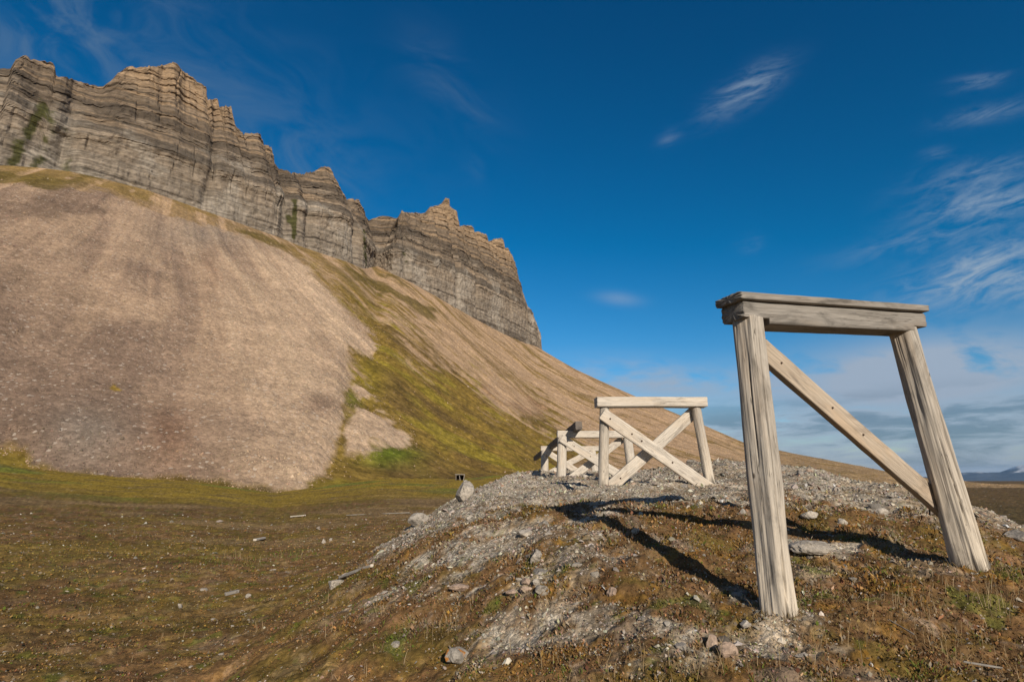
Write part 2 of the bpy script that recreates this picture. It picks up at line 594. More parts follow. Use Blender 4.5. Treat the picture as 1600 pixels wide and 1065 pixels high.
# ------------------------------------------------------------------ hillside: scree fan and grassy slope
def project(P):
    """where a terrain point lies in the photograph the survey was taken from"""
    cp, sp = math.cos(PITCH), math.sin(PITCH)
    f = P[..., 1] * cp + P[..., 2] * sp
    u = -P[..., 1] * sp + P[..., 2] * cp
    return 800 + 900 * P[..., 0] / f, 532.5 - 900 * u / f


def poly_sd(x, y, pts):
    """signed distance to a polygon, positive inside"""
    pts = np.array(pts, float)
    d = np.full(x.shape, 1e9)
    ins = np.zeros(x.shape, bool)
    for (ax, ay), (bx, by) in zip(pts, np.roll(pts, -1, 0)):
        ex, ey = bx - ax, by - ay
        t = np.clip(((x - ax) * ex + (y - ay) * ey) / (ex * ex + ey * ey), 0, 1)
        d = np.minimum(d, np.hypot(x - ax - t * ex, y - ay - t * ey))
        c = (ay > y) != (by > y)
        ins ^= c & (x < (ex) * (y - ay) / (ey if ey else 1e-9) + ax)
    return np.where(ins, d, -d)


haz = np.concatenate([np.linspace(-64, -50, 60)[:-1], np.linspace(-50, 50, 1250)])
hv = np.concatenate([np.linspace(0, 1, 430), [1.03, 1.08, 1.16, 1.3, 1.5]])
HA, HV = np.meshgrid(np.radians(haz), hv)
rb, zb = np.interp(HA, TOE_AZ, TOE_R), np.interp(HA, TOE_AZ, TOE_Z)
rt, zt = np.interp(HA, TOP_AZ, TOP_R), np.interp(HA, TOP_AZ, TOP_Z)
vv = np.clip(HV, 0, 1)
conc = np.interp(HA, [R(-40), R(-20), R(-5), R(10), R(30)], [1.10, 1.10, 1.25, 1.35, 1.2])
HRr = rb - 4 + (rt - rb + 4) * HV
HZ = zb - 0.5 + (zt - zb + 0.5) * vv ** conc
over = np.clip(HV - 1, 0, 1)
HZ = HZ + np.where(HA < AZ_END + R(.3), 0.12, -0.5) * over * (rt - rb)
HX, HY = np.sin(HA) * HRr, np.cos(HA) * HRr
HP = np.stack([HX, HY, HZ], -1)
hpx, hpy = project(HP)
# fan coordinates: the run-out lines of the scree leave the foot of the cliff
apx, apy = 395 * math.sin(R(-33)), 395 * math.cos(R(-33))
fan_t = np.arctan2(HY - apy, HX - apx)
fan_d = np.hypot(HX - apx, HY - apy)
ca, sa = math.cos(R(28)), math.sin(R(28))
slope_s = HX * math.sin(R(24)) + HY * math.cos(R(24))      # along the cliff foot
slope_d = HX * math.cos(R(24)) - HY * math.sin(R(24))      # down the slope
wf = ss(hpx + 0.35 * (hpy - 400), 640, 480)
runs = wf * (0.7 * fbm(fan_t * 22 + .8 * n2d(HX * .012, HY * .012, 199), fan_d * 0.008, 4, 201) + 0.22 * fbm(fan_t * 95, fan_d * 0.02, 2, 202)) + (1 - wf) * fbm(slope_s * 0.075 + 1.5 * fbm(slope_d * .012, slope_s * .012, 3, 9), slope_d * 0.013, 5, 203, 0.6)
runs2 = (1 - wf) * fbm(slope_s * 0.24 + 1.2 * n2d(slope_d * .03, slope_s * .03, 8), slope_d * 0.022 + 2, 4, 205, 0.6)
body = ss(vv, 0, .06) * (1 - ss(vv, .94, 1))
HZd = HZ + body * (0.9 * runs + 0.35 * runs2 + 1.2 * fbm(HX * .02, HY * .02, 3, 207) * (0.4 + 0.6 * vv) + 0.22 * fbm(HX * .12, HY * .12, 3, 208))
FAN = [(-900, 262), (60, 290), (150, 300), (250, 330), (330, 350), (430, 385), (480, 420), (520, 460), (560, 505), (587, 545), (570, 552), (545, 548), (547, 600), (535, 660), (525, 690), (508, 740), (475, 764), (430, 767), (380, 755), (300, 746), (190, 742), (100, 734), (48, 727), (42, 712), (40, 702), (0, 698), (-900, 690)]
FAN2 = [(548, 640), (590, 640), (610, 655), (640, 688), (632, 700), (590, 708), (545, 705), (540, 680)]
FAN3 = [(550, 600), (575, 603), (592, 628), (560, 628), (548, 615)]
sdf = np.maximum(poly_sd(hpx, hpy, FAN), np.maximum(poly_sd(hpx, hpy, FAN2), poly_sd(hpx, hpy, FAN3) - 3))
lob = (fbm(HX * .05, HY * .05, 3, 211) * 8 + fbm(HX * .3, HY * .3, 3, 213) * 6) * (1 + .5 * ss(hpx, 530, 560))
GREEN = [(490, 425), (545, 455), (600, 490), (650, 540), (700, 565), (735, 590), (755, 612), (770, 640), (810, 640), (850, 655), (900, 690), (900, 800), (480, 800), (480, 700), (540, 640), (545, 560), (560, 540), (560, 500)]
gsd = np.maximum(poly_sd(hpx, hpy, GREEN), poly_sd(hpx, hpy, [(-900, 670), (530, 670), (530, 800), (-900, 800)]))
HZd = HZd + body * 1.1 * ss(sdf, -3, 22)
scree = ss(sdf + lob, -5, 7)
green = ss(gsd + 10 + lob * 2.0 + 24 * runs2 + 16 * runs, -24, 28)
strk = ss(runs + 0.8 * runs2 + 0.25 * fbm(HX * .2, HY * .2, 3, 215) - 0.0009 * (hpx - 700), 0.02, 0.42) * (1 - ss(hpx, 1180, 1250) * .2)
up_band = [(-900, 255), (130, 268), (300, 318), (440, 370), (560, 418), (600, 415), (680, 465), (700, 500), (620, 480), (560, 470), (480, 415), (380, 372), (300, 350), (200, 318), (120, 305), (0, 300), (-900, 300)]
usd = poly_sd(hpx, hpy, up_band)
ub = ss(usd + 16 * fbm(HX * .035, HY * .035, 4, 217) - 3, 0, 12) * ss(fbm(HX * .05 + 3, HY * .05, 4, 219) + .12, -.15, .3)
TAN, PURP, PALE = np.array((.335, .240, .168)), np.array((.190, .134, .100)), np.array((.45, .335, .235))
hc = np.broadcast_to(TAN, HX.shape + (3,)).copy()
hc = lerp(hc, PALE, 0.7 * ss(runs, 0.0, 0.5) * ss(hpx, 150, 420))
hc = lerp(hc, PURP, 0.9 * ss(fbm(HX * .02, HY * .02, 3, 221) + 0.9 * runs * wf + 0.0016 * (330 - hpx) + 0.0022 * (hpy - 560), -0.1, 0.75))
hc = lerp(hc, PURP * 1.1, 0.65 * wf * ss(-runs, 0.05, 0.5))
hc = lerp(hc, PALE, 0.55 * np.exp(-((hpx - 430 - .25 * (hpy - 500)) / 70) ** 2) * ss(hpy, 380, 470))
hc = lerp(hc, PALE * 1.05, 0.8 * np.exp(-((hpx - 470 - .62 * (hpy - 420)) / 26) ** 2) * ss(hpy, 385, 420))
hc = lerp(hc, np.array((.26, .17, .115)), 0.65 * np.exp(-((hpx - 330 - 40 * n2d(HX * .03, HY * .03, 233)) / 16) ** 2 - ((hpy - 420) / 45) ** 2))
hc = lerp(hc, PURP * .92, 0.55 * ss(hpx, 240, -40) * ss(hpy, 330, 460))
hc = lerp(hc, PURP * .85, 0.6 * ss(hpy + .25 * (hpx - 200) + 60 * fbm(HX * .03, HY * .03, 3, 235), 640, 740) * ss(hpx, 420, 300))
hc = lerp(hc, np.array((.17, .115, .085)), 0.7 * np.exp(-((hpx - 500) / 26) ** 2 - ((hpy - 645) / 20) ** 2))
hc = lerp(hc, np.array((.19, .165, .14)), 0.6 * np.exp(-((hpx - 130) / 60) ** 2 - ((hpy - 690) / 40) ** 2) + .5 * np.exp(-((hpx - 330) / 90) ** 2 - ((hpy - 365) / 30) ** 2))
hc = lerp(hc, np.array((.17, .085, .05)), 0.45 * np.exp(-((hpx - 265) / 35) ** 2 - ((hpy - 690) / 45) ** 2))
ug = (.118, .088, .022)
rest = 1 - scree
HO, HB = np.array((.180, .122, .030)), np.array((.185, .125, .055))
right_c = lerp(np.broadcast_to(np.array((.37, .255, .16)), HX.shape + (3,)), HB * 1.05, 0.72 * strk)
right_c = lerp(right_c, HO, 0.55 * strk * ss(fbm(HX * .03, HY * .03, 3, 223), -.1, .35))
right_c = lerp(right_c, np.array((.19, .135, .06)), 0.55 * ss(hpx, 1050, 1300))
gcol = lerp(np.broadcast_to(HO, HX.shape + (3,)), np.array((.20, .155, .026)), ss(fbm(HX * .05, HY * .08, 3, 225), 0, .4))
gcol = lerp(gcol, np.array((.105, .068, .028)), 0.65 * ss(fbm(slope_s * .06, slope_d * .03, 4, 227), 0.0, 0.5))
gcol = lerp(gcol, np.array((.10, .135, .016)), np.clip(0.9 * np.exp(-((hpx - 610) / 45) ** 2 - ((hpy - 715) / 14) ** 2) + .6 * np.exp(-((hpx - 550) / 14) ** 2 - ((hpy - 625) / 22) ** 2), 0, 1))
gcol = lerp(gcol, np.array((.20, .155, .02)), 0.7 * np.exp(-((hpx - 575) / 30) ** 2 - ((hpy - 590) / 40) ** 2))
gcol = lerp(gcol, np.array((.24, .15, .095)), np.clip(.85 * ss(poly_sd(hpx, hpy, [(755, 600), (790, 598), (850, 640), (835, 650), (790, 640), (750, 612)]) + lob, -4, 8), 0, 1))
rc = lerp(right_c, gcol, green)
hc = lerp(rc, hc, scree)
hc = lerp(hc, np.array((.105, .078, .022)), 0.85 * ub)
hc = lerp(hc, PURP * .7, 0.7 * ss(poly_sd(hpx, hpy, [(-900, 300), (60, 315), (160, 335), (90, 350), (-900, 345)]) + 14 * fbm(HX * .04, HY * .04, 3, 229), 0, 14))
tuft = ss(-np.hypot((hpx - 177) / 11, (hpy - 620) / 6) + .5 * fbm(HX * .6, HY * .6, 2, 231), -1, -.7)
hc = lerp(hc, HO, tuft)
vegm = np.clip(np.maximum(np.maximum(rest * np.maximum(green, strk * .7), ub * .8), tuft), 0, 1)


def hill_material(k):
    pos = k.n('NewGeometry').outputs['Position']
    c = k.attr('col')
    vg = k.attr('veg', 'Fac')
    a, a2, _ = k.xyz(k.voro(pos, 2.6, 'F1', 'Color'))
    b, b2, _ = k.xyz(k.voro(pos, 1.1, 'F1', 'Color'))
    n_ = k.noise(pos, 0.12, 6.0, 0.6)
    n2_ = k.noise(pos, 1.4, 5.0, 0.7)
    f = k.m('MULTIPLY', k.rng(a, 0, 1, 0.84, 1.16), k.m('MULTIPLY', k.rng(b, 0, 1, 0.86, 1.14), k.rng(n_, 0.3, 0.7, 0.85, 1.15)))
    f = k.m('MULTIPLY', f, k.rng(n2_, .25, .75, .86, 1.14))
    stone = k.mix(1.0, c, k.comb(f, f, f), 'MULTIPLY')
    stone = k.mix(k.m('MULTIPLY', k.rng(a2, 0.95, 0.98), .5), stone, (.5, .44, .38))
    g = k.m('MULTIPLY', k.rng(k.noise(pos, 0.9, 6.0, 0.7), .25, .75, .5, 1.5), k.rng(k.noise(pos, 0.25, 4.0, 0.6), .3, .7, .75, 1.3))
    grass = k.mix(1.0, c, k.comb(g, g, g), 'MULTIPLY')
    col = k.mix(vg, stone, grass)
    h = k.m('ADD', k.m('MULTIPLY', k.voro(pos, 2.6), -0.6), k.m('MULTIPLY', k.voro(pos, 1.1), -0.8))
    h = k.m('ADD', h, k.m('MULTIPLY', k.noise(pos, 0.5, 5.0, .6), 1.0))
    return col, k.bump(h, 0.4, 0.25)


m_hill = material('scree_and_moss', hill_material, 0.95, 0.1)
hill = build('hillside', np.stack([HX, HY, HZd], -1), gridq(*HX.shape), mat=m_hill, col=np.clip(hc, .01, .7), attrs={'veg': vegm})
tag(hill, 'tan scree fan and mossy slope below the banded cliff', 'hillside', kind='structure')

# ------------------------------------------------------------------ cliff
SKY_L = [(-900, 100), (-300, 120), (-60, 112), (0, 107), (17, 108), (25, 92), (40, 88), (60, 95), (82, 97), (88, 117), (110, 123), (135, 131), (160, 136), (175, 125), (188, 112), (200, 104), (225, 105), (250, 103), (272, 98), (285, 110), (305, 125), (321, 136), (325, 158),
         (334, 154), (341, 156), (343, 169), (350, 166), (361, 166), (366, 196), (380, 209), (396, 208), (407, 209), (410, 226), (423, 230), (427, 255), (445, 267), (470, 272), (490, 268), (505, 260), (517, 263), (522, 286), (530, 300), (536, 313), (548, 311), (562, 312), (567, 336), (575, 344), (600, 337), (622, 341),
         (628, 329), (634, 333), (650, 332), (666, 337), (671, 324), (688, 320), (692, 318), (696, 309), (701, 312), (703, 323), (714, 331), (718, 354), (726, 352), (738, 353), (741, 364), (748, 362), (760, 367), (763, 380), (772, 374), (784, 372), (787, 388), (794, 388), (802, 404), (804, 440), (809, 462), (816, 472), (830, 484), (834, 500), (838, 540)]
sk_az, sk_t = line(SKY_L)
plan = np.stack([np.sin(_b[:len(BASE), 0]) * TOP_R[:len(BASE)], np.cos(_b[:len(BASE), 0]) * TOP_R[:len(BASE)], TOP_Z[:len(BASE)]], -1)
plan = np.concatenate([plan, plan[-1] + np.array([[6, 22, 0], [4, 50, 4], [-12, 85, 8], [-60, 130, 10], [-130, 170, 12]])])
seg = np.concatenate([[0], np.cumsum(np.hypot(*np.diff(plan[:, :2], axis=0).T))])
NS = 1500
s_u = np.linspace(0, seg[-1], NS)
dens = np.interp(s_u, [0, 120, 175, 460, 620, seg[-1]], [.35, .7, 1.3, 1.3, 1.0, .25])
cum = np.cumsum(dens)
cum = (cum - cum[0]) / (cum[-1] - cum[0])
S = np.interp(np.linspace(0, 1, NS), cum, s_u)
pl = np.stack([np.interp(S, seg, plan[:, i]) for i in range(3)], -1)
ker = np.exp(-np.linspace(-2, 2, 21) ** 2)
ker /= ker.sum()
for i in range(3):
    pl[:, i] = np.convolve(np.pad(pl[:, i], 10, mode='edge'), ker, 'valid')
tg = np.gradient(pl[:, :2], axis=0)
k9 = np.ones(41) / 41
tg = np.stack([np.convolve(np.pad(tg[:, i], 20, mode='edge'), k9, 'valid') for i in range(2)], -1)
tg /= np.linalg.norm(tg, axis=1)[:, None]
nin = np.stack([-tg[:, 1], tg[:, 0]], -1)          # into the mountain
but = fbm(S * 0.045, S * 0 + 3.3, 3, 301)           # buttress and gully rhythm
but2 = fbm(S * 0.16, S * 0 + 1.3, 3, 303)
s_c = [seg[i] for i in range(len(BASE))]
SBF = np.interp(S, [0, s_c[14], s_c[16], s_c[18], s_c[22], s_c[23], s_c[23] + 60], [1, 1, .8, .55, .42, .38, .7])
SB = (30 + 9 * but) * SBF
top0 = pl[:, :2] + nin * SB[:, None]


def sky_top(P):
    a = np.arctan2(P[:, 0], P[:, 1])
    return np.hypot(P[:, 0], P[:, 1]) * np.interp(a, sk_az, sk_t)


ztop = sky_top(top0)
NR = 300
T = np.linspace(0, 1, NR)[:, None]
zlo = pl[:, 2] - 7
ZC = zlo[None, :] + (np.maximum(ztop, zlo + 4) - zlo)[None, :] * T
rng = np.random.default_rng(4)
edges = [60.0]
while edges[-1] < 240:
    edges.append(edges[-1] + (rng.choice([0.5, 1.0, 2.2, 4.5, 7.0], p=[.25, .25, .2, .2, .1]) if edges[-1] < 131 else rng.choice([0.6, 1.0, 1.6, 2.4, 4.0], p=[.22, .25, .24, .19, .1])))
edges = np.array(edges)
lay_o = rng.uniform(-1, 1, len(edges)) * 0.75
lay_c = rng.uniform(0, 1, len(edges))
Sg = np.broadcast_to(S[None, :], ZC.shape)
warp = 0.8 * fbm(Sg * .02, ZC * .02, 2, 311)
li = np.clip(np.searchsorted(edges, ZC + warp) - 1, 0, len(edges) - 1)
zr = ZC
prof = np.interp(zr, [60, 104, 126, 129, 134, 139, 148, 151, 162, 165, 182, 230], [-3, 0, 1.5, 0.4, 2.2, 6.0, 9.5, 12.0, 17.5, 20.0, 30.0, 48.0])
hf = ss(ZC, 108, 180)
h01 = np.clip((ZC - zlo) / np.maximum(ztop - zlo, 1)[None, :], 0, 1)
blk1 = _h(np.floor(Sg / 5.2 + li * 0.37), li.astype(float), np.zeros_like(Sg), 21).astype(float) / 4294967296.0
blk2 = _h(np.floor(Sg / 2.1 + li * 0.61), np.floor(li / 2.0), np.zeros_like(Sg), 22).astype(float) / 4294967296.0
fr = np.abs(((Sg + 1.5 * fbm(Sg * .06, ZC * .05, 2, 313)) / 7.3) % 1 - .5)
crack = ss(fr, 0.06, 0.0) * ss(n2d(Sg * .06, ZC * .05, 315), 0.0, .3)
off = prof * SBF[None, :] + (.35 + .65 * SBF[None, :]) * ((0.4 + 4.5 * hf ** 1.5) * but[None, :] + (0.08 + 2.3 * hf ** 1.8) * but2[None, :])
off = off + lay_o[li] * (0.42 + .6 * hf) + (blk1 - .5) * (0.22 + .4 * hf) + (blk2 - .5) * 0.16 + crack * 0.9 + 0.5 * fbm(Sg * .3, ZC * .3, 3, 317)
# deep clefts and hollows
for cx, dep, wd, lean in [(90, 5, 3.0, .0), (45, 3, 6, -.25), (455, 3.5, 3.2, .0), (570, 6, 4, 0), (490, 2.5, 2.0, 0), (330, 2.0, 1.6, .1), (800, 1.6, 2.0, 0), (750, 2.0, 2.0, 0), (640, 2.5, 2.5, 0), (720, 2.2, 2, 0)]:
    a_c = azt(cx, 300)[0]
    s0 = S[np.argmin(np.abs(np.arctan2(pl[:, 0], pl[:, 1]) - a_c) + (S > seg[len(BASE) - 1] + 5) * 9)]
    off = off + dep * np.exp(-((Sg - s0 - lean * (ZC - 130)) / wd) ** 2) * ss(ZC, 100, 118)
CXY = pl[None, :, :2] + nin[None, :, :] * off[..., None]
# sharpen the crest so that the skyline lands at its own height
ztop2 = sky_top(CXY[-1])
ZC = zlo[None, :] + (np.maximum(ztop2, zlo + 4) - zlo)[None, :] * T
ZC = ZC + h01 ** 12 * (1.0 * n2d(Sg * .45, Sg * 0, 319) + 0.7 * n2d(Sg * 1.3, Sg * 0, 320))
CP = np.concatenate([CXY, ZC[..., None]], -1)
back = CP[-1:].copy()
back[..., :2] += nin[None] * 9
back[..., 2] -= 5
back2 = back.copy()
back2[..., :2] += nin[None] * 60
back2[..., 2] -= 45
for q_ in (back, back2):
    q_[..., 2] = np.minimum(q_[..., 2], sky_top(q_[0])[None] * .985 - 2)
CP = np.concatenate([CP, back, back2])
cpx, cpy = project(CP)
zz_ = CP[..., 2]
Sg2 = np.broadcast_to(S[None, :], zz_.shape)
li2 = np.clip(np.searchsorted(edges, zz_ + 0.8 * fbm(Sg2 * .02, zz_ * .02, 2, 311)) - 1, 0, len(edges) - 1)
lc = lay_c[li2]
GREYR, BROWNR, TANR, DARKR = [np.array(c) for c in ((.255, .222, .185), (.190, .140, .096), (.33, .235, .150), (.085, .069, .054))]
up_ = ss(zz_ + 5 * fbm(Sg2 * .03, zz_ * .04, 3, 321), 128, 152)
cl = lerp(np.broadcast_to(GREYR, zz_.shape + (3,)), BROWNR, 0.35 + .0 * up_)
cl = lerp(np.broadcast_to(GREYR, zz_.shape + (3,)), BROWNR * 1.15, 0.75 * up_)
cl = lerp(cl, TANR, np.clip(ss(lc, .45, .95) * (.25 + .6 * up_), 0, 1))
cl = lerp(cl, TANR * 1.08, 0.8 * ss(zz_ + 4 * fbm(Sg2 * .05, zz_ * .05, 3, 323), 158, 176))
cl = lerp(cl, DARKR, 0.70 * ss(.36 - lc, 0, .25))
dk = np.exp(-((zz_ - 143 - 3 * n2d(Sg2 * .03, zz_ * .0, 325)) / 8) ** 2)
cl = lerp(cl, DARKR * 1.1, 0.72 * dk * ss(fbm(Sg2 * .06, zz_ * .12, 4, 327) + .25, -.05, .45))
cl = lerp(cl, np.array((.36, .325, .28)), 0.6 * ss(fbm(Sg2 * .05, zz_ * .06, 4, 329), .05, .5) * (1 - up_))
stain = ss(fbm(Sg2 * .5, zz_ * .05, 4, 331), .12, .5) * (1 - .5 * up_)
cl = lerp(cl, DARKR * 1.4, 0.36 * stain)
gs = np.zeros(zz_.shape)
for (x0, y0, x1, y1, wd, g_) in [(66, 165, 20, 252, 10, 1.0), (82, 185, 78, 195, 18, .5), (62, 195, 80, 250, 8, .5), (461, 315, 459, 372, 4.5, 1.0), (448, 335, 455, 345, 6, .6), (568, 360, 572, 415, 3, .6), (632, 395, 634, 410, 4, .5), (50, 250, 110, 262, 10, .35)]:
    ex, ey = x1 - x0, y1 - y0
    t_ = np.clip(((cpx - x0) * ex + (cpy - y0) * ey) / (ex * ex + ey * ey), 0, 1)
    gs = np.maximum(gs, g_ * np.exp(-(np.hypot(cpx - x0 - t_ * ex, cpy - y0 - t_ * ey) / wd) ** 2))
cl = lerp(cl, np.array((.055, .058, .014)), np.clip(ss(gs + .5 * fbm(Sg2 * .25, zz_ * .2, 3, 333) * (gs > .02), .3, .7), 0, 1) * .9)
cl = cl * (.86 * (1 + .16 * fbm(Sg2 * .35, zz_ * .7, 3, 335)))[..., None]


def cliff_material(k):
    pos = k.n('NewGeometry').outputs['Position']
    c = k.attr('col')
    bed = k.noise(k.vmul(pos, (.03, .03, 1.0)), 1.0, 6.0, 0.7, 0.3)
    n_ = k.noise(pos, 0.5, 7.0, 0.68)
    f = k.m('MULTIPLY', k.rng(bed, .3, .7, .60, 1.36), k.rng(n_, .28, .72, .76, 1.24))
    col = k.mix(1.0, c, k.comb(f, f, f), 'MULTIPLY')
    h = k.m('ADD', k.m('MULTIPLY', bed, 1.3), k.m('MULTIPLY', n_, 1.0))
    return col, k.bump(h, 0.65, 0.8)


m_cliff = material('banded_rock', cliff_material, 0.95, 0.1)
cliff = build('cliff', CP, gridq(*zz_.shape)[:, ::-1], mat=m_cliff, col=np.clip(cl, .012, .6), smooth=False)
tag(cliff, 'grey and brown banded limestone cliff with a jagged top', 'cliff', kind='structure')

# ------------------------------------------------------------------ distant mountains
def far_range(name, label, pts, dist, depth, snow, seed):
    A, T_ = line(pts)
    a = np.linspace(A[0], A[-1], 420)
    t = np.interp(a, A, T_)
    v = np.linspace(0, 1, 40)[:, None]
    r_ = dist + depth * v + 0 * a[None]
    pk = dist + depth * .55
    prof_ = np.where(v < .55, (v / .55) ** 1.2, 1 - (v - .55) * .8)
    xx, yy = np.sin(a)[None] * r_, np.cos(a)[None] * r_
    z = -4 + (t[None] * pk + 4) * prof_ + (60 * fbm(xx / 900, yy / 900, 4, seed) * np.sin(np.pi * np.clip(v / 1.1, 0, 1)))* np.clip(v * 3, 0, 1)
    sn = ss(z + 90 * fbm(xx / 500, yy / 500, 4, seed + 3), snow, snow + 60)
    col = lerp(np.broadcast_to(np.array((.075, .085, .10)), z.shape + (3,)), np.array((.75, .77, .80)), sn)
    o = build(name, np.stack([xx, yy, z], -1), gridq(*z.shape), mat=m_far, col=col)
    return tag(o, label, 'mountains', kind='structure')


def far_material(k):
    c = k.attr('col')
    pos = k.n('NewGeometry').outputs['Position']
    f = k.rng(k.noise(pos, 0.004, 6.0, .65), .3, .7, .7, 1.3)
    return k.mix(1.0, c, k.comb(f, f, f), 'MULTIPLY'), None


m_far = material('far_rock', far_material, 1.0, 0.0)
far_range('distant_mountains', 'low blue mountain range with a snowy peak on the horizon', [(1380, 749), (1435, 745), (1480, 744), (1510, 739), (1525, 736), (1545, 737), (1562, 737), (1575, 734), (1588, 729.5), (1604, 726), (1622, 727), (1650, 731), (1720, 722), (1800, 735), (1900, 728), (2100, 740)], 17000, 5000, 215, 401)

# ------------------------------------------------------------------ wood
def wood(name, base, dark, warm, warm_amt, foot=None):
    def fn(k):
        p = k.n('TexCoord').outputs['Object']
        rnd = k.n('ObjectInfo').outputs['Random']
        q = k.vadd(p, k.comb(k.m('MULTIPLY', rnd, 31.0), k.m('MULTIPLY', rnd, 17.0), k.m('MULTIPLY', rnd, 53.0)))
        g = k.noise(k.vmul(q, (46, 46, 1.6)), 1.0, 5.0, 0.65, 0.25)
        g2 = k.noise(k.vmul(q, (150, 150, 5.0)), 1.0, 3.0, 0.6, 0.1)
        bl = k.noise(k.vmul(q, (7, 7, 2.6)), 1.0, 6.0, 0.62, 0.7)
        bl2 = k.noise(k.vmul(q, (5, 5, 1.0)), 1.0, 4.0, 0.6, 0.8)
        c = k.mix(k.rng(g, .30, .70), tuple(v * .86 for v in base), tuple(v * 1.12 for v in base))
        c = k.mix(k.m('MULTIPLY', k.rng(bl2, .46, .64), warm_amt), c, warm)
        if foot:
            fz = k.xyz(p)[2]
            rot_ = k.m('MULTIPLY', k.rng(k.m('ADD', fz, k.m('MULTIPLY', k.m('SUBTRACT', g, .5), .5)), .34, .16), k.rng(bl, .42, .55))
            c = k.mix(k.m('MULTIPLY', k.rng(k.m('ADD', fz, k.m('MULTIPLY', bl2, .5)), foot[1] + .25, .2), .85), c, foot[0])
        c = k.mix(k.m('MULTIPLY', k.rng(bl, .50, .74), .72), c, dark)
        if foot:
            c = k.mix(k.m('MULTIPLY', rot_, .8), c, (.05, .042, .034))
        fine = k.rng(g2, .28, .72, .80, 1.15)
        c = k.mix(1.0, c, k.comb(fine, fine, fine), 'MULTIPLY')
        ck = k.noise(k.vmul(q, (60, 60, .9)), 1.0, 2.0, 0.5, 0.15)
        line_ = k.m('MULTIPLY', k.rng(k.m('ABSOLUTE', k.m('SUBTRACT', ck, .5)), .014, .003), k.rng(k.noise(k.vmul(q, (7, 7, 1.3)), 1.0, 2.0), .47, .58))
        c = k.mix(k.m('MULTIPLY', line_, .8), c, (.03, .026, .022))
        kd = k.voro(k.vmul(q, (6.5, 6.5, 2.6)), 1.0)
        knot = k.rng(kd, .085, .05)
        halo = k.m('MULTIPLY', k.rng(kd, .2, .1), .5)
        c = k.mix(halo, c, tuple(v * 1.15 for v in base))
        c = k.mix(k.m('MULTIPLY', knot, .85), c, (.055, .042, .032))
        h = k.m('ADD', k.m('MULTIPLY', g, 1.0), k.m('ADD', k.m('MULTIPLY', g2, .35), k.m('MULTIPLY', line_, -1.2)))
        return c, k.bump(h, .55, .006)
    return material(name, fn, .88, .15)


w_grey = wood('weathered_grey_wood', (.265, .248, .228), (.075, .07, .064), (.26, .21, .165), .3)
w_post = wood('pale_post_wood', (.405, .372, .330), (.12, .11, .098), (.43, .34, .255), .4, ((.64, .57, .475), 1.5))
w_tan = wood('tan_brace_wood', (.43, .365, .295), (.15, .125, .105), (.47, .36, .255), .6)
w_pale = wood('bleached_wood', (.56, .515, .455), (.24, .215, .19), (.54, .45, .35), .45)
w_dark = wood('dark_grey_wood', (.17, .15, .135), (.06, .055, .05), (.17, .13, .10), .4)


def iron_fn(k):
    n_ = k.noise(k.n('TexCoord').outputs['Object'], 60, 4)
    return k.mix(n_, (.03, .022, .018), (.10, .055, .035)), None


m_iron = material('rusty_iron', iron_fn, .7, .3)


def frame_to(A, B, up):
    z = (Vector(B) - Vector(A)).normalized()
    y = (Vector(up) - z * Vector(up).dot(z)).normalized()
    x = y.cross(z)
    m = Matrix((x, y, z)).transposed().to_4x4()
    m.translation = Vector(A)
    return m, (Vector(B) - Vector(A)).length


def sweep(name, A, B, up, sect, mat, root, n=72, rings=90, zs=None, endj=0.006, seed=0):
    """a piece of timber from A to B; sect(theta, t, z) gives the cross-section, its y side towards up"""
    M, L = frame_to(A, B, up)
    z = np.linspace(0, L, rings)
    if zs:
        z = np.sort(np.concatenate([z, zs]))
    th = np.linspace(0, 2 * np.pi, n, endpoint=False)
    TH, ZZ = np.meshgrid(th, z)
    x, y = sect(TH, ZZ / L, ZZ)
    zz = ZZ.copy()
    zz[0] += endj * n2d(np.cos(th) * 3, np.sin(th) * 3, seed)
    zz[-1] += endj * n2d(np.cos(th) * 3 + 9, np.sin(th) * 3, seed)
    V = np.stack([x, y, zz], -1)
    ins = []
    q = [gridq(len(z), n, True)]
    nv = V.reshape(-1, 3)
    extra = [nv]
    cnt = len(nv)
    tr = []
    for e, row in ((0, 0), (1, len(z) - 1)):
        r0 = V[row]
        c_ = r0.mean(0)
        prev = row * n + np.arange(n)
        for s_ in (.93, .5):
            rr = c_ + (r0 - c_) * s_
            rr[:, 2] += (-.003 if e == 0 else .003) * (1 if s_ == .93 else 1.5)
            extra.append(rr)
            cur = cnt + np.arange(n)
            cnt += n
            qq = np.stack([prev, np.roll(prev, -1), np.roll(cur, -1), cur], -1)
            q.append(qq[:, ::-1] if e == 0 else qq)
            prev = cur
        extra.append(c_[None] + np.array([[0, 0, -.005 if e == 0 else .005]]))
        t_ = np.stack([prev, np.roll(prev, -1), np.full(n, cnt)], -1)
        tr.append(t_[:, ::-1] if e == 0 else t_)
        cnt += 1
    o = build(name, np.concatenate(extra), np.concatenate(q), np.concatenate(tr), mat)
    bpy.context.view_layer.update()
    if root is not None:
        o.parent = root
        o.matrix_basis = Matrix.Translation(-root.location) @ M
    else:
        o.matrix_basis = M
    return o


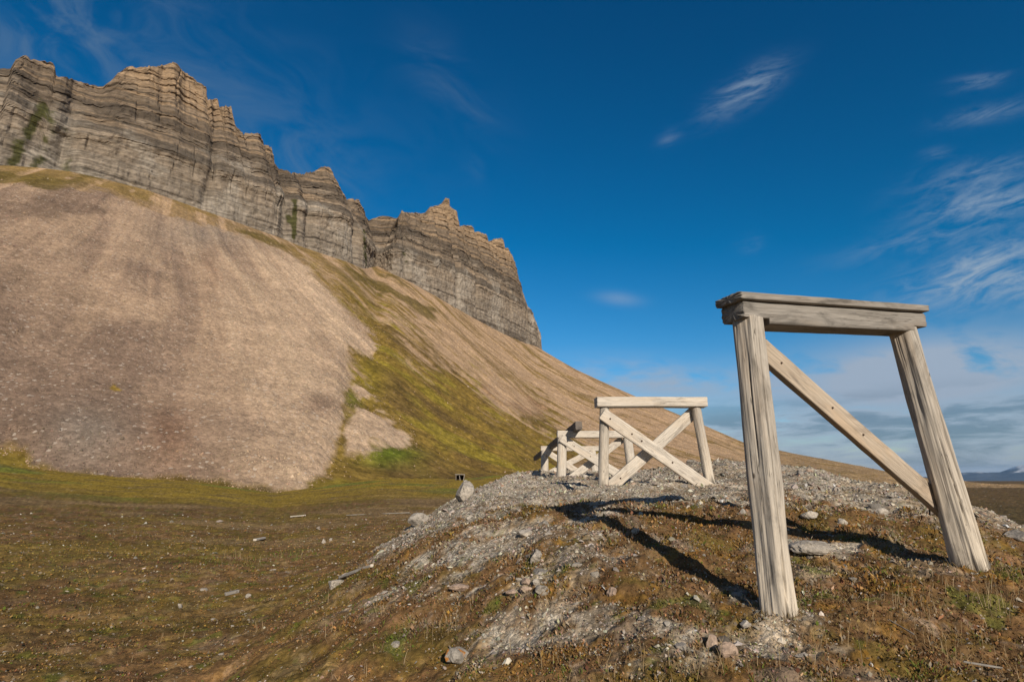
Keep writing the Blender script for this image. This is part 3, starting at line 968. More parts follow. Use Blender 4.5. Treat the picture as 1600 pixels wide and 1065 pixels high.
def rect(wx, wy, rr=0.012, seed=0, wob=0.004, notch=None, bend=0.0):
    """rounded rectangle cross-section: wx across, wy towards up; notch(z) lifts the underside"""
    def f(th, t, z):
        c, s = np.cos(th), np.sin(th)
        p = 9.0
        k_ = (np.abs(c) ** p + np.abs(s) ** p) ** (-1 / p)
        x, y = c * k_ * wx / 2, s * k_ * wy / 2
        d = wob * (n3d(x * 9 + seed * 3.1, y * 9, z * 2.3, seed) + .5 * n3d(x * 40, y * 40, z * 7, seed + 1))
        x, y = x + d * c, y + d * s
        if notch is not None:
            lo = -wy / 2 + notch(z)
            y = np.maximum(y, lo + .25 * (y + wy / 2) * (notch(z) > 0) + d)
        y = y + bend * np.sin(np.pi * t)
        return x, y
    return f


def log(r0, r1, seed=0, facets=(), crack=None, wob=0.006, flare=0.0):
    def f(th, t, z):
        r = r0 + (r1 - r0) * t + flare * np.exp(-t * 9)
        for a, d in facets:
            c = np.cos(th - a)
            lim = d * (r0 + (r1 - r0) * t) / np.maximum(c, .05)
            r = np.where(c > .05, np.minimum(r, lim), r)
        x, y = np.cos(th), np.sin(th)
        r = r + wob * (n3d(x * 1.6 + seed, y * 1.6, z * 1.7, seed) * 1.2 + .6 * n3d(x * 4, y * 4, z * 4, seed + 2) + .3 * n3d(x * 12, y * 12, z * 2.5, seed + 4))
        r = r + .012 * np.exp(-t * 30) * n3d(x * 3, y * 3, z * 9, seed + 6)
        for (a, tw, dep, t0, t1) in (crack or ()):
            dd = np.angle(np.exp(1j * (th - a - tw * t - .05 * n3d(z * 3, z * 0, z * 0, seed + 8))))
            r = r - dep * np.exp(-(dd * r0 / .0065) ** 2) * ss(t, t0, t0 + .1) * (1 - ss(t, t1 - .1, t1))
        return r * x, r * y
    return f


def root_at(name, loc, label, cat, group=None):
    o = bpy.data.objects.new(name, None)
    C.objects.link(o)
    o.location = loc
    o.empty_display_size = .2
    return tag(o, label, cat, group)


def bolt(p, nrm, root, r=.016, h=.02, name='bolt'):
    nrm = Vector(nrm).normalized()
    return sweep(name, Vector(p) - nrm * .02, Vector(p) + nrm * h, (0.1, .2, 1) if abs(nrm.z) < .9 else (1, 0, 0), log(r, r * .92, 3, wob=.001), m_iron, root, 14, 5, endj=.001)


FACE = Vector((0, -1, 0))

# the tall near trestle
YL, YR = 4.15, 4.85
pl_top, pr_top = at(1168, 505, YL), at(1410, 521, YR)
ex = Vector((pr_top.x - pl_top.x, pr_top.y - pl_top.y, 0)).normalized()
ey = Vector((-ex.y, ex.x, 0))            # away from the camera
pl_bot = at(1219, 985, YL + .01)
pr_bot = at(1519, 893, YR + .15)
t1 = root_at('timber_trestle', ((pl_bot + pr_bot) / 2), 'tall grey timber trestle with leaning posts and a single diagonal brace, nearest of the row', 'trestle', 'old timber trestles along the mound')
sweep('post', pl_bot + (pl_bot - pl_top).normalized() * .12, pl_top + Vector((0, 0, .035)), -ey,
      log(.119, .101, 11, facets=[(R(18), .80), (R(100), .90), (R(165), .93)], crack=[(R(78), .18, .03, .10, .97), (R(112), -.2, .02, .35, .8), (R(70), .3, .03, -.1, .3), (R(20), .2, .02, .5, .9)], wob=.008), w_post, t1, 150, 200, seed=1)
sweep('post', pr_bot + (pr_bot - pr_top).normalized() * .12, pr_top + (pr_top - pr_bot).normalized() * .04, -ey,
      log(.128, .102, 12, facets=[(R(20), .88), (R(150), .95)], crack=[(R(95), .08, .05, -.1, .95), (R(120), .2, .018, .4, .9), (R(60), -.1, .02, .2, .6)], wob=.009, flare=.01), w_post, t1, 150, 200, seed=2)
bl_, br_ = at(1149, 492, YL - .03), at(1430, 507, YR + .06)
Lb = (br_ - bl_).length
sweep('cap_beam', bl_ + ey * .02, br_ + ey * .02, Vector((0, 0, 1)),
      rect(.225, .175, seed=13, wob=.006, notch=lambda z: .045 * ((z < .235) | (z > Lb - .17))), w_grey, t1, 96, 120, zs=[.2349, .2351, Lb - .1701, Lb - .1699], endj=.01)
bu = Vector((0, 0, .1185))
dirb = (br_ - bl_).normalized()
sweep('cap_plank', bl_ + bu - dirb * .04 + ey * .012, br_ + bu + dirb * .02 + ey * .012, Vector((0, 0, 1)), rect(.275, .062, seed=14, wob=.004), w_grey, t1, 96, 110, endj=.012)
for f_, in ((.12,), (.62,), (.80,)):
    p = bl_ + bu + (br_ - bl_) * f_ + Vector((0, 0, .03)) - ey * .06
    bolt(p, (0.1, 0, 1), t1, .004, .012, 'nail')
b0, b1 = at(1160, 520, YL + .155), at(1478, 798, YR + .235)
sweep('brace', b0, b1, ey, rect(.165, .07, seed=15, wob=.004), w_tan, t1, 90, 110, endj=.01)
pe = at(1452, 787, YR + .2)
sweep('bolt', pe, pe + Vector((-.012, 0, -.085)), (0, 1, 0), log(.007, .006, 16, wob=.001), m_iron, t1, 14, 6, endj=.001)
for f_ in (.16, .40, .55):
    p = b0 + (b1 - b0) * f_ - ey * .036
    bolt(p, -ey, t1, .009, .004, 'nail')


def xtrestle(Yd, pts, label, dia, mats, seed, yaw=0.0, beam=True):
    """frontal trestle: two posts, a top beam and a crossed pair of braces, from surveyed corner points"""
    (ltx, lty), (lbx, lby), (rtx, rty), (rbx, rby) = pts['posts']
    e_x = Vector((math.cos(yaw), math.sin(yaw), 0))
    e_y = Vector((-e_x.y, e_x.x, 0))
    ref = at((ltx + rtx) / 2, lty, Yd)

    def P(px, py, dep=0.0):
        d = Vector(ray(px, py))
        o = ref + e_y * dep
        return d * (o.dot(e_y) / d.dot(e_y))
    lb, rb_ = P(lbx, lby), P(rbx, rby)
    lb.z = min(lb.z, gz(lb.x, lb.y))
    rb_.z = min(rb_.z, gz(rb_.x, rb_.y))
    t = root_at('timber_trestle', (lb + rb_) / 2, label, 'trestle', 'old timber trestles along the mound')
    r = dia / 2
    lt, rt_ = P(ltx, lty), P(rtx, rty)
    sweep('post', lb + (lb - lt).normalized() * .15, lt, -e_y, log(r, r * .92, seed, crack=[(R(80), .2, .014, .1, .9)], wob=.006), mats[0], t, 80, 90)
    sweep('post', rb_ + (rb_ - rt_).normalized() * .15, rt_, -e_y, log(r, r * .92, seed + 1, crack=[(R(100), -.2, .014, .1, .9)], wob=.006), mats[0], t, 80, 90)
    (ax, ay), (bx, by), bh, bd = pts['beam']
    sweep('cap_beam', P(ax, ay), P(bx, by), Vector((0, 0, 1)), rect(bd, bh, seed=seed + 2, wob=.005), mats[1], t, 80, 80)
    for key, dep in (('front', -1), ('rear', 1)):
        if key in pts:
            (ax, ay), (bx, by), bw, th_ = pts[key]
            dd = dep * (r + th_ / 2 - .015)
            A, B = P(ax, ay, dd), P(bx, by, dd)
            sweep('brace', A, B, e_y, rect(bw, th_, seed=seed + 3 + dep, wob=.004), mats[2], t, 80, 80)
            for f_ in pts.get('bolts_' + key, ()):
                q = A + (B - A) * f_ - e_y * (th_ / 2)
                bolt(q, -e_y, t, .017, .008)
    return t, e_x, e_y


xtrestle(10.6, {'posts': [(944, 634), (943, 764), (1087, 634), (1109, 756)], 'beam': [(931, 628.5), (1101, 628.5), .185, .27],
                'front': [(941, 646), (1112, 766), .225, .075], 'rear': [(945, 768), (1088, 640), .215, .075], 'bolts_front': (.07, .27, .36, .64), 'bolts_rear': (.16,)},
         'bleached timber trestle with a full cross of two plank braces, second from the camera', .185, (w_post, w_pale, w_pale), 21, R(4))
xtrestle(18.2, {'posts': [(878, 682), (877, 749), (980, 682), (988, 740)], 'beam': [(870.5, 678.5), (988, 678.5), .22, .26],
                'front': [(877, 684), (968, 742), .25, .08], 'rear': [(890, 748), (972, 686), .22, .08], 'bolts_front': (.1, .22, .5)},
         'pale timber trestle carrying the near end of the dark rail beam, between two others', .30, (w_pale, w_pale, w_pale), 31, R(2))
xtrestle(26, {'posts': [(851, 702), (851, 741), (925, 702), (930, 738)], 'beam': [(845, 700.5), (935, 700.5), .22, .26],
              'front': [(852, 704), (905, 738), .25, .09], 'rear': [(860, 738), (922, 706), .25, .09]},
         'small low timber trestle under the dark rail beam, farthest of the row', .34, (w_pale, w_pale, w_pale), 41)
e0 = at(904.5, 664.5, 17.3)
e1 = at(836, 716, 37.0)
tag(sweep('rail_beam', e0, e1, Vector((0, 0, 1)), rect(.20, .26, seed=51, wob=.008), w_dark, None, 60, 120), 'long dark square beam lying lengthwise on top of the far trestles', 'beam')

# ------------------------------------------------------------------ stones
def rock_mesh(seed, flat=0.6, detail=3, cuts=9, rough=.10):
    rg = np.random.default_rng(seed)
    bm = bmesh.new()
    bmesh.ops.create_icosphere(bm, subdivisions=detail, radius=1)
    V = np.array([v.co[:] for v in bm.verts])
    F = np.array([[v.index for v in f.verts] for f in bm.faces])
    bm.free()
    for _ in range(cuts):
        n_ = rg.normal(size=3)
        n_ /= np.linalg.norm(n_)
        d = rg.uniform(.50, .82)
        e = V @ n_ - d
        V = V - np.maximum(e, 0)[:, None] * n_
    V = V * (1 + rough * n3d(V[:, 0] * 2.2 + seed, V[:, 1] * 2.2, V[:, 2] * 2.2, seed) + rough * .5 * n3d(V[:, 0] * 6, V[:, 1] * 6, V[:, 2] * 6, seed))[:, None]
    V = V * np.array([1, rg.uniform(.65, .95), flat])
    V /= np.abs(V[:, 0]).max()
    return V, F


def rock_mat(name, base, lichen=None, amt=.0):
    def fn(k):
        p = k.n('TexCoord').outputs['Object']
        rnd = k.n('ObjectInfo').outputs['Random']
        q = k.vadd(p, k.comb(k.m('MULTIPLY', rnd, 31.0), k.m('MULTIPLY', rnd, 17.0), 0.0))
        a = k.noise(q, 14, 6, .65)
        b = k.noise(q, 50, 4, .6)
        f = k.m('MULTIPLY', k.rng(a, .28, .72, .62, 1.22), k.m('MULTIPLY', k.rng(b, .3, .7, .82, 1.15), k.rng(rnd, 0, 1, .72, 1.12)))
        c = k.mix(1.0, base, k.comb(f, f, f), 'MULTIPLY')
        c = k.mix(k.m('MULTIPLY', k.rng(k.noise(q, 22, 4, .6), .58, .66), .7), c, (.07, .06, .05))
        if lichen:
            c = k.mix(k.m('MULTIPLY', k.rng(k.noise(q, 9, 3, .5), 1 - amt, 1.05 - amt), .9), c, lichen)
        return c, k.bump(k.m('ADD', a, k.m('MULTIPLY', b, .4)), .6, .012)
    return material(name, fn, .92, .12)


r_pale = rock_mat('pale_limestone', (.43, .39, .34))
r_grey = rock_mat('grey_limestone', (.31, .285, .255))
r_pink = rock_mat('pinkish_stone', (.41, .31, .245))
r_lichen = rock_mat('lichen_stone', (.40, .37, .33), (.42, .17, .025), .44)
r_dark = rock_mat('dark_stone', (.12, .105, .09))


def rock(px, py, wid, hgt, label, seed, mat, rot=None, name='stone', flat=None, group=None, cat='stone'):
    """wid, hgt in photo pixels at that spot"""
    p = hit(px, py + hgt * .35)
    s_ = p.length / 900 * 1.0
    a = wid / 2 * s_
    fl = flat if flat else min(.95, hgt / wid * 1.15)
    V, F = rock_mesh(seed, 1.0, 4)
    rz = rot if rot is not None else seed * 1.7
    c_, n_ = math.cos(rz), math.sin(rz)
    V = V @ np.array([[c_, n_, 0], [-n_, c_, 0], [0, 0, 1]])
    V = V / np.abs(V[:, 0]).max()
    V = V * np.array([a, a * .9, a * fl])
    o = build(name, V, None, F, mat, smooth=False)
    o.location = p + Vector((0, 0, a * fl * .42))
    return tag(o, label, cat, group)


rock(716, 1023, 36, 27, 'grey stone with an orange lichen spot, alone in the moss near the camera', 3, r_lichen, .4)
rock(717, 918, 30, 10, 'flat pinkish stone lying alone left of the stone cluster', 5, r_pink, .2)
rock(800, 924, 22, 9, 'pinkish stone, lowest left in the cluster of five stones', 6, r_pink)
rock(821, 909, 16, 10, 'small pinkish stone at the back of the cluster of five stones', 7, r_pink)
rock(837, 911, 13, 11, 'small white stone at the back of the cluster of five stones', 8, r_pale)
rock(822, 920, 18, 9, 'flat tan stone in the middle of the cluster of five stones', 9, r_pink)
rock(846, 922, 23, 12, 'pale grey stone, right hand one of the cluster of five stones', 10, r_pale)
rock(837, 871, 22, 12, 'pale grey stone half sunk in gravel up the slope from the stone cluster', 12, r_pale)
rock(850, 817, 17, 11, 'light grey stone beside the ochre moss cushion on the mound', 13, r_grey)
rock(822, 832, 22, 11, 'white flat stone just below the ochre moss cushion', 14, r_pale)
rock(994, 829, 15, 9, 'small white stone lying on the edge of the long beam shadow', 15, r_pale)
rock(957, 926, 16, 11, 'pink stone on bare soil between the cluster and the long shadow', 17, r_pink)
rock(845, 892, 24, 9, 'low grey slab of stone above the stone cluster', 18, r_grey)
rock(1112, 1003, 22, 18, 'reddish stone propped behind a tan one in the right foreground', 19, r_pink)
rock(1138, 1016, 26, 20, 'tan stone in front of the reddish one in the right foreground', 20, r_pink)
rock(1132, 1001, 20, 13, 'dark grey stone leaning on the reddish stone in the right foreground', 22, r_dark)
rock(1165, 976, 17, 7, 'small white chip of stone left of the tall post foot', 23, r_pale)
rock(1333, 904, 12, 8, 'small blue grey stone on the moss between the two tall posts', 24, r_grey)
rock(1272, 853, 66, 26, 'broad flat pale rock slab sunk in the moss behind the tall post', 25, r_pale, .1, 'rock_slab', .32, cat='rock slab')
rock(727, 769, 32, 26, 'large pale boulder on the left rim of the mound', 27, r_pale, name='boulder', cat='boulder')
rock(812, 719, 26, 17, 'rounded grey boulder at the top of the mound rim near the far trestles', 28, r_grey, name='boulder', cat='boulder')
rock(790, 731, 18, 13, 'smaller grey boulder just left of the rounded boulder on the rim', 29, r_grey, name='boulder', cat='boulder')
rock(655, 812, 34, 20, 'pale boulder low on the left edge of the mound beside the plank', 30, r_grey, name='boulder', cat='boulder')
rock(938, 741, 20, 9, 'rusty brown stone under the cross braces of the third trestle', 45, r_pink)
rock(958, 737, 16, 10, 'dark stone under the cross braces of the third trestle', 46, r_dark)
rock(912, 743, 14, 7, 'pale stone at the foot of the post of the third trestle', 47, r_pale)
rock(840, 722, 14, 10, 'dark stone beside the foot of the farthest trestle', 31, r_dark)
rock(524, 911, 24, 13, 'pale stone at the lower end of the thin white stick', 32, r_pale)
rock(388, 931, 9, 6, 'tiny white stone beside the grey piece of driftwood', 33, r_pale)
rock(1202, 777, 34, 11, 'wide white stone right behind the second trestle and left of the tall post', 34, r_pale)
rock(1318, 815, 14, 13, 'upright white stone on the gravel between the tall posts', 35, r_pale)
rock(1264, 804, 24, 10, 'pale flat stone on gravel behind the tall left post', 36, r_pale)
rock(1377, 800, 20, 11, 'pale stone on gravel below the lower end of the tall brace', 37, r_pale)
rock(1588, 838, 26, 10, 'white stone on the right slope of the mound beyond the tall right post', 38, r_pale)
rock(281, 946, 6, 5, 'speck of white stone on the left plain beside dry stalks', 39, r_pale)
rock(505, 847, 7, 5, 'white stone on the plain left of the mound, larger of two close together', 40, r_pale)
rock(517, 843, 5, 4, 'white stone on the plain left of the mound, smaller of two close together', 41, r_pale)

# repeated stones of the mound and of the plain
protos = []
for i in range(14):
    V, F = rock_mesh(600 + i, .55 + .03 * (i % 5), 3)
    me_o = None
    protos.append((V, F))
meshes = {}
rg = random.Random(5)
npr = np.random.default_rng(77)


def small_stones(n, cond, label, group, size, mats):
    made = 0
    tries = 0
    cand = []
    while made < n and tries < 60:
        tries += 1
        a = npr.uniform(R(-44), R(44), 4000)
        r_ = np.exp(npr.uniform(math.log(3.0), math.log(34), 4000))
        X, Y = np.sin(a) * r_, np.cos(a) * r_
        g, u, _ = fields(X, Y)
        ok = cond(g, u, X, Y, r_) & (npr.uniform(0, 1, 4000) < .12)
        Z = ground_z(X, Y)
        for x, y, z, q in zip(X[ok], Y[ok], Z[ok], r_[ok]):
            if made >= n:
                break
            i = rg.randrange(len(protos))
            mt = mats[rg.randrange(len(mats))]
            key = (i, mt.name)
            if key not in meshes:
                o = build('stone', protos[i][0], None, protos[i][1], mt, smooth=False)
                meshes[key] = o
            else:
                o = meshes[key].copy()
                C.objects.link(o)
            s_ = min(max(rg.lognormvariate(math.log(size * (q / 8) ** .55), .45), .012), .22)
            o.scale = (s_, s_ * rg.uniform(.7, 1), s_ * rg.uniform(.6, 1.0))
            o.location = (x, y, z + s_ * .12)
            o.rotation_euler = (rg.uniform(-.3, .3), rg.uniform(-.3, .3), rg.uniform(0, 6.28))
            tag(o, label, 'stone', group)
            made += 1


small_stones(200, lambda g, u, X, Y, r_: (g > .55) & (u > .25), 'small pale limestone piece lying in the gravel of the mound', 'loose stones on the gravel mound', .042, [r_pale, r_grey, r_pale, r_pink])
small_stones(45, lambda g, u, X, Y, r_: (g < .5) & (u < .2) & (X < 0) & (r_ > 5), 'small white stone scattered on the brown plain', 'loose stones on the plain', .024, [r_pale])
small_stones(30, lambda g, u, X, Y, r_: (g < .4) & (u > .2) & (r_ < 9), 'small grey stone sunk in the moss of the foreground', 'loose stones in the mossy foreground', .022, [r_pale, r_grey])


# ------------------------------------------------------------------ driftwood, planks and the old adit
def stick(name, a, b, wid, thick, mat, label, cat, seed, lift=.02):
    A, B = hit(*a), hit(*b)
    o = sweep(name, A + Vector((0, 0, lift)), B + Vector((0, 0, lift)), (0, 0, 1), rect(wid, thick, seed=seed, wob=.004), mat, None, 40, 40)
    return tag(o, label, cat)


stick('stick', (531, 905), (581, 887), .045, .04, w_pale, 'thin bleached stick pointing at the mound from a pale stone', 'stick', 61, .03)
stick('plank', (541, 806), (640, 802), .08, .035, w_grey, 'long thin pale plank lying on the grass left of the mound', 'plank', 62, .05)
stick('driftwood', (352, 931), (372, 926), .06, .05, w_grey, 'short grey piece of driftwood beside a tiny white stone', 'driftwood', 63, .03)
stick('driftwood', (398, 845), (413, 842), .10, .06, w_pale, 'short pale driftwood piece far out on the left plain', 'driftwood', 64, .04)
stick('driftwood', (455, 808), (476, 806), .16, .06, w_pale, 'flat bleached driftwood board on the plain below the scree', 'driftwood', 65, .04)
stick('twig', (1391, 976), (1428, 998), .012, .012, w_grey, 'dark thin twig on the heath right of the tall left post', 'twig', 66, .03)
stick('twig', (1508, 1042), (1566, 1052), .012, .012, w_grey, 'dark thin twig in the lower right corner of the heath', 'twig', 67, .03)


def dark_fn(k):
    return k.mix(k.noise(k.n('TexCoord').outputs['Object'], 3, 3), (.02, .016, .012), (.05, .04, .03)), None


m_hole = material('hole_shade', dark_fn, 1.0, 0.0)  # near-black colour carries the shade inside the mine opening
ea = hit(718, 750)
ent = root_at('mine_entrance', ea, 'tiny timber framed dark opening in the foot of the green slope', 'mine entrance')
s9 = ea.length / 900


def EP(px, py, d=0.0):
    return Vector(((px - 718) * s9, d, (750 - py) * s9)) + ea


sweep('lintel', EP(711, 741.5), EP(726, 741.5), (0, 0, 1), rect(.25, .13, seed=71, wob=.01), w_grey, ent, 24, 12)
sweep('post', EP(712.5, 750), EP(712.5, 742), (0, 1, 0), log(.07, .07, 72), w_dark, ent, 20, 12)
sweep('post', EP(723.5, 752), EP(725.5, 742), (0, 1, 0), log(.08, .07, 73), w_grey, ent, 20, 12)
sweep('prop', EP(719, 751, .1), EP(717.5, 743, .1), (0, 1, 0), log(.06, .06, 74), w_grey, ent, 20, 12)


def cavity(name, c, wx, hz, dp, root):
    """an open-fronted hollow: side walls, roof, floor and back, roughly cut"""
    th = np.linspace(0, 2 * np.pi, 20, endpoint=False)
    ring = []
    for q, s_ in ((0, 1.0), (.35, 1.0), (.8, .9), (1.0, .6)):
        x = np.sign(np.cos(th)) * np.abs(np.cos(th)) ** .5 * wx / 2 * s_
        z = np.sign(np.sin(th)) * np.abs(np.sin(th)) ** .5 * hz / 2 * s_
        ring.append(np.stack([x, 0 * x + q * dp, z], -1))
    V = np.concatenate(ring + [np.array([[0, dp * 1.02, 0]])])
    n_ = 20
    q = gridq(4, n_, True)
    t_ = np.stack([60 + np.arange(20), 60 + (np.arange(20) + 1) % 20, np.full(20, 80)], -1)
    o = build(name, V, q, t_, m_hole)
    if root is not None:
        o.parent = root
        o.location = c - root.location
    else:
        o.location = c
    return o


cavity('cavity', EP(718.5, 746.5, .05), 1.25, .95, 1.3, ent)

# ------------------------------------------------------------------ ground cover: heath leaves, gravel, dry grass
def leaf_fn(k):
    return k.attr('col'), None


m_leaf = material('heath_leaves', leaf_fn, .9, .1)
m_grit = material('grit', leaf_fn, .95, .1)
gr_ = np.random.default_rng(2024)


def sprinkle(n, r0, r1, amax=49):
    a = gr_.uniform(R(-amax), R(amax), n)
    r_ = np.exp(gr_.uniform(math.log(r0), math.log(r1), n))
    return np.sin(a) * r_, np.cos(a) * r_, r_


X, Y, r_ = sprinkle(620000, 2.2, 40)
colr, g, u, mo = cover_colour(X, Y)
hum = fbm(X * 1.6, Y * 1.6, 3, 501)
keep = gr_.uniform(0, 1, len(X)) < (.5 + .5 * ss(u, 0, .4)) * (1 - .93 * g) * (.55 + .6 * ss(hum, -.3, .4)) * (1 - ss(r_, 9, 40))
X, Y, r_, colr, hum, u = X[keep], Y[keep], r_[keep], colr[keep], hum[keep], u[keep]
Z = ground_z(X, Y)
n = len(X)
sz = np.clip(.0013 * r_ + .004, .006, .028) * gr_.lognormal(0, .35, n)
ht = sz * gr_.uniform(.5, 1.5, n) * (1 + .5 * ss(hum, 0, .5)) * (.55 + .45 * u)
an = gr_.uniform(0, 2 * np.pi, n)
ln = gr_.uniform(0, 1.0, n)
an2 = gr_.uniform(0, 2 * np.pi, n)
dxy = np.stack([np.cos(an), np.sin(an)], -1) * (sz * .5)[:, None]
lean = np.stack([np.cos(an2), np.sin(an2)], -1) * (ht * ln)[:, None]
b = np.stack([X, Y], -1)
low = Z - .004 + gr_.uniform(0, 1, n) * sz * .5
V = np.empty((n, 4, 3))
V[:, 0, :2], V[:, 0, 2] = b, low
V[:, 1, :2], V[:, 1, 2] = b + dxy + lean * .5, low + ht * .55
V[:, 2, :2], V[:, 2, 2] = b + lean, low + ht
V[:, 3, :2], V[:, 3, 2] = b - dxy + lean * .5, low + ht * .5
jit = gr_.lognormal(0.12, .28, n)[:, None] * gr_.uniform(.85, 1.15, (n, 3))
lc_ = np.clip(colr * jit, .01, .5)
pal = gr_.uniform(0, 1, n)
lc_[pal < .05] = np.array((.30, .25, .19))
lc_[(pal > .05) & (pal < .09)] = np.array((.09, .12, .02))
lc_[(pal > .09) & (pal < .13)] = np.array((.10, .045, .028))
lc_[(pal > .13) & (pal < .22)] = np.array((.20, .165, .125))
heath = build('heath', V.reshape(-1, 3), np.arange(n * 4).reshape(n, 4), None, m_leaf, col=np.repeat(lc_, 4, 0), smooth=False)
tag(heath, 'low brown and ochre heath and moss covering the tundra', 'heath', kind='stuff')

# gravel
X, Y, r_ = sprinkle(230000, 2.4, 32)
for q in (pl_bot, pr_bot):
    a_, d_ = gr_.uniform(0, 6.28, 260), .12 + np.abs(gr_.normal(0, .09, 260))
    X, Y = np.concatenate([X, q.x + np.cos(a_) * d_]), np.concatenate([Y, q.y + np.sin(a_) * d_])
r_ = np.hypot(X, Y)
nf = len(X) - 520
colr, g, u, mo = cover_colour(X, Y)
keep = gr_.uniform(0, 1, len(X)) < (g * .8 + .012 + .10 * u * ss(Y, 3.0, 5.5)) + .35 * (np.arange(len(X)) >= nf)
X, Y, r_, g = X[keep], Y[keep], r_[keep], g[keep]
Z = ground_z(X, Y)
n = len(X)
sz = np.clip(.0012 * r_ + .0025, .004, .035) * gr_.lognormal(0, .5, n)
oc = np.array([[1, 0, 0], [0, 1, 0], [-1, 0, 0], [0, -1, 0], [0, 0, 1], [.5, .5, .55], [-.5, .5, .55], [-.5, -.5, .55], [.5, -.5, .55]], float)
of = np.array([[0, 1, 5], [1, 2, 6], [2, 3, 7], [3, 0, 8], [0, 5, 8], [1, 6, 5], [2, 7, 6], [3, 8, 7], [5, 6, 4], [6, 7, 4], [7, 8, 4], [8, 5, 4]])
rot = gr_.uniform(0, 2 * np.pi, n)
sh = oc[None] * gr_.uniform(.65, 1.25, (n, 9, 3)) * np.stack([sz, sz * gr_.uniform(.6, 1, n), sz * gr_.uniform(.35, .9, n)], -1)[:, None]
cx_ = sh[..., 0] * np.cos(rot)[:, None] - sh[..., 1] * np.sin(rot)[:, None]
cy_ = sh[..., 0] * np.sin(rot)[:, None] + sh[..., 1] * np.cos(rot)[:, None]
til = gr_.normal(0, .35, (n, 2))
cz_ = sh[..., 2] + cx_ * til[:, :1] + cy_ * til[:, 1:]
V = np.stack([cx_ + X[:, None], cy_ + Y[:, None], cz_ + Z[:, None]], -1)
tone = gr_.lognormal(-.12, .33, n)[:, None] * np.array((.37, .335, .285)) * gr_.uniform(.93, 1.07, (n, 3))
pk_ = gr_.uniform(0, 1, n)
tone[pk_ < .08] = np.array((.33, .22, .16))
tone[pk_ > .93] = np.array((.13, .115, .10))
grit = build('gravel', V.reshape(-1, 3), None, (of[None] + 9 * np.arange(n)[:, None, None]).reshape(-1, 3), m_grit, col=np.repeat(np.clip(tone, .03, .6), 9, 0), smooth=False)
tag(grit, 'pale angular gravel spread over the mound', 'gravel', kind='stuff')


# dry grass
def blades(P, h, wdt, lean, colb):
    n = len(P)
    a = gr_.uniform(0, 2 * np.pi, n)
    la = gr_.uniform(0, 2 * np.pi, n)
    ld = np.stack([np.cos(la), np.sin(la)], -1) * (lean * h)[:, None]
    w_ = np.stack([np.cos(a), np.sin(a)], -1) * wdt[:, None]
    V = np.zeros((n, 7, 3))
    for i, (t, bend, wf_) in enumerate(((0, 0, 1), (.4, .22, .85), (.75, .6, .6))):
        V[:, i * 2, :2] = P[:, :2] + ld * bend + w_ * wf_ / 2
        V[:, i * 2 + 1, :2] = P[:, :2] + ld * bend - w_ * wf_ / 2
        V[:, i * 2, 2] = V[:, i * 2 + 1, 2] = P[:, 2] + h * t
    V[:, 6, :2] = P[:, :2] + ld
    V[:, 6, 2] = P[:, 2] + h * (1 - .15 * lean)
    k_ = 7 * np.arange(n)[:, None]
    q = np.concatenate([k_ + np.array([[0, 1, 3, 2]]), k_ + np.array([[2, 3, 5, 4]])])
    t_ = k_ + np.array([[4, 5, 6]])
    return V.reshape(-1, 3), q, t_, np.repeat(colb, 7, 0)


def at_ground(x, y):
    return np.stack([x, y, ground_z(x, y) - .01], -1)


parts = []
X, Y, r_ = sprinkle(60000, 2.3, 9.5)
g, u, _ = fields(X, Y)
dens = .10 * ss(fbm(X * 1.1, Y * 1.1, 3, 511), .0, .5) + .75 * np.exp(-((X - 3.9) / 1.5) ** 2 - ((Y - 4.3) / 1.3) ** 2) * ss(fbm(X * 1.7, Y * 1.7, 3, 513), -.35, .35) + .03
keep = gr_.uniform(0, 1, len(X)) < dens * (1 - .9 * g)
X, Y, r_ = X[keep], Y[keep], r_[keep]
n = len(X)
pc = lerp(np.broadcast_to(np.array((.19, .125, .065)), (n, 3)), np.array((.33, .25, .15)), gr_.uniform(0, 1, n)) * gr_.uniform(.6, 1.15, (n, 1))
gi = gr_.uniform(0, 1, n) < .22
pc[gi] = np.array((.085, .095, .022))
parts.append((at_ground(X, Y), gr_.uniform(.025, .085, n), .0012 + .0005 * r_, gr_.uniform(.2, 1.1, n), pc))
tufts = [(692, 985, 26, .2, .10), (640, 930, 8, .16, .2), (575, 965, 14, .13, .2), (400, 985, 10, .16, .1), (520, 940, 8, .14, .15), (1250, 1000, 18, .2, .12), (1115, 1045, 22, .2, .15), (1190, 1040, 14, .2, .2), (1445, 960, 40, .15, .2), (1530, 930, 50, .15, .25), (1580, 950, 60, .16, .25), (1420, 1000, 30, .12, .2),
         (1340, 1010, 14, .2, .2), (830, 1050, 16, .13, .3), (930, 1050, 18, .14, .3), (1010, 1055, 22, .15, .3), (660, 905, 5, .16, .15), (860, 940, 5, .12, .1), (740, 945, 6, .14, .2), (1290, 1060, 20, .18, .3), (280, 1000, 8, .12, .2), (150, 960, 6, .15, .3), (490, 1000, 7, .16, .2), (380, 880, 10, .18, .4), (450, 870, 14, .18, .4), (365, 870, 16, .2, .3),
         (470, 740, 4, .5, .4), (240, 840, 6, .2, .4), (60, 1010, 6, .12, .2), (600, 1040, 10, .1, .3), (1500, 1010, 30, .12, .3), (1560, 890, 30, .14, .3)]
for px, py, m_, h_, sp in tufts:
    p = hit(px, min(py, 1062))
    a = gr_.normal(0, sp * .6, (m_, 2))
    x, y = p.x + a[:, 0], p.y + a[:, 1]
    c_ = lerp(np.broadcast_to(np.array((.24, .17, .09)), (m_, 3)), np.array((.38, .30, .19)), gr_.uniform(0, 1, m_))
    parts.append((at_ground(x, y), h_ * gr_.uniform(.5, 1.15, m_), np.full(m_, .0022 + .0003 * p.y), gr_.uniform(.05, .5, m_), c_))
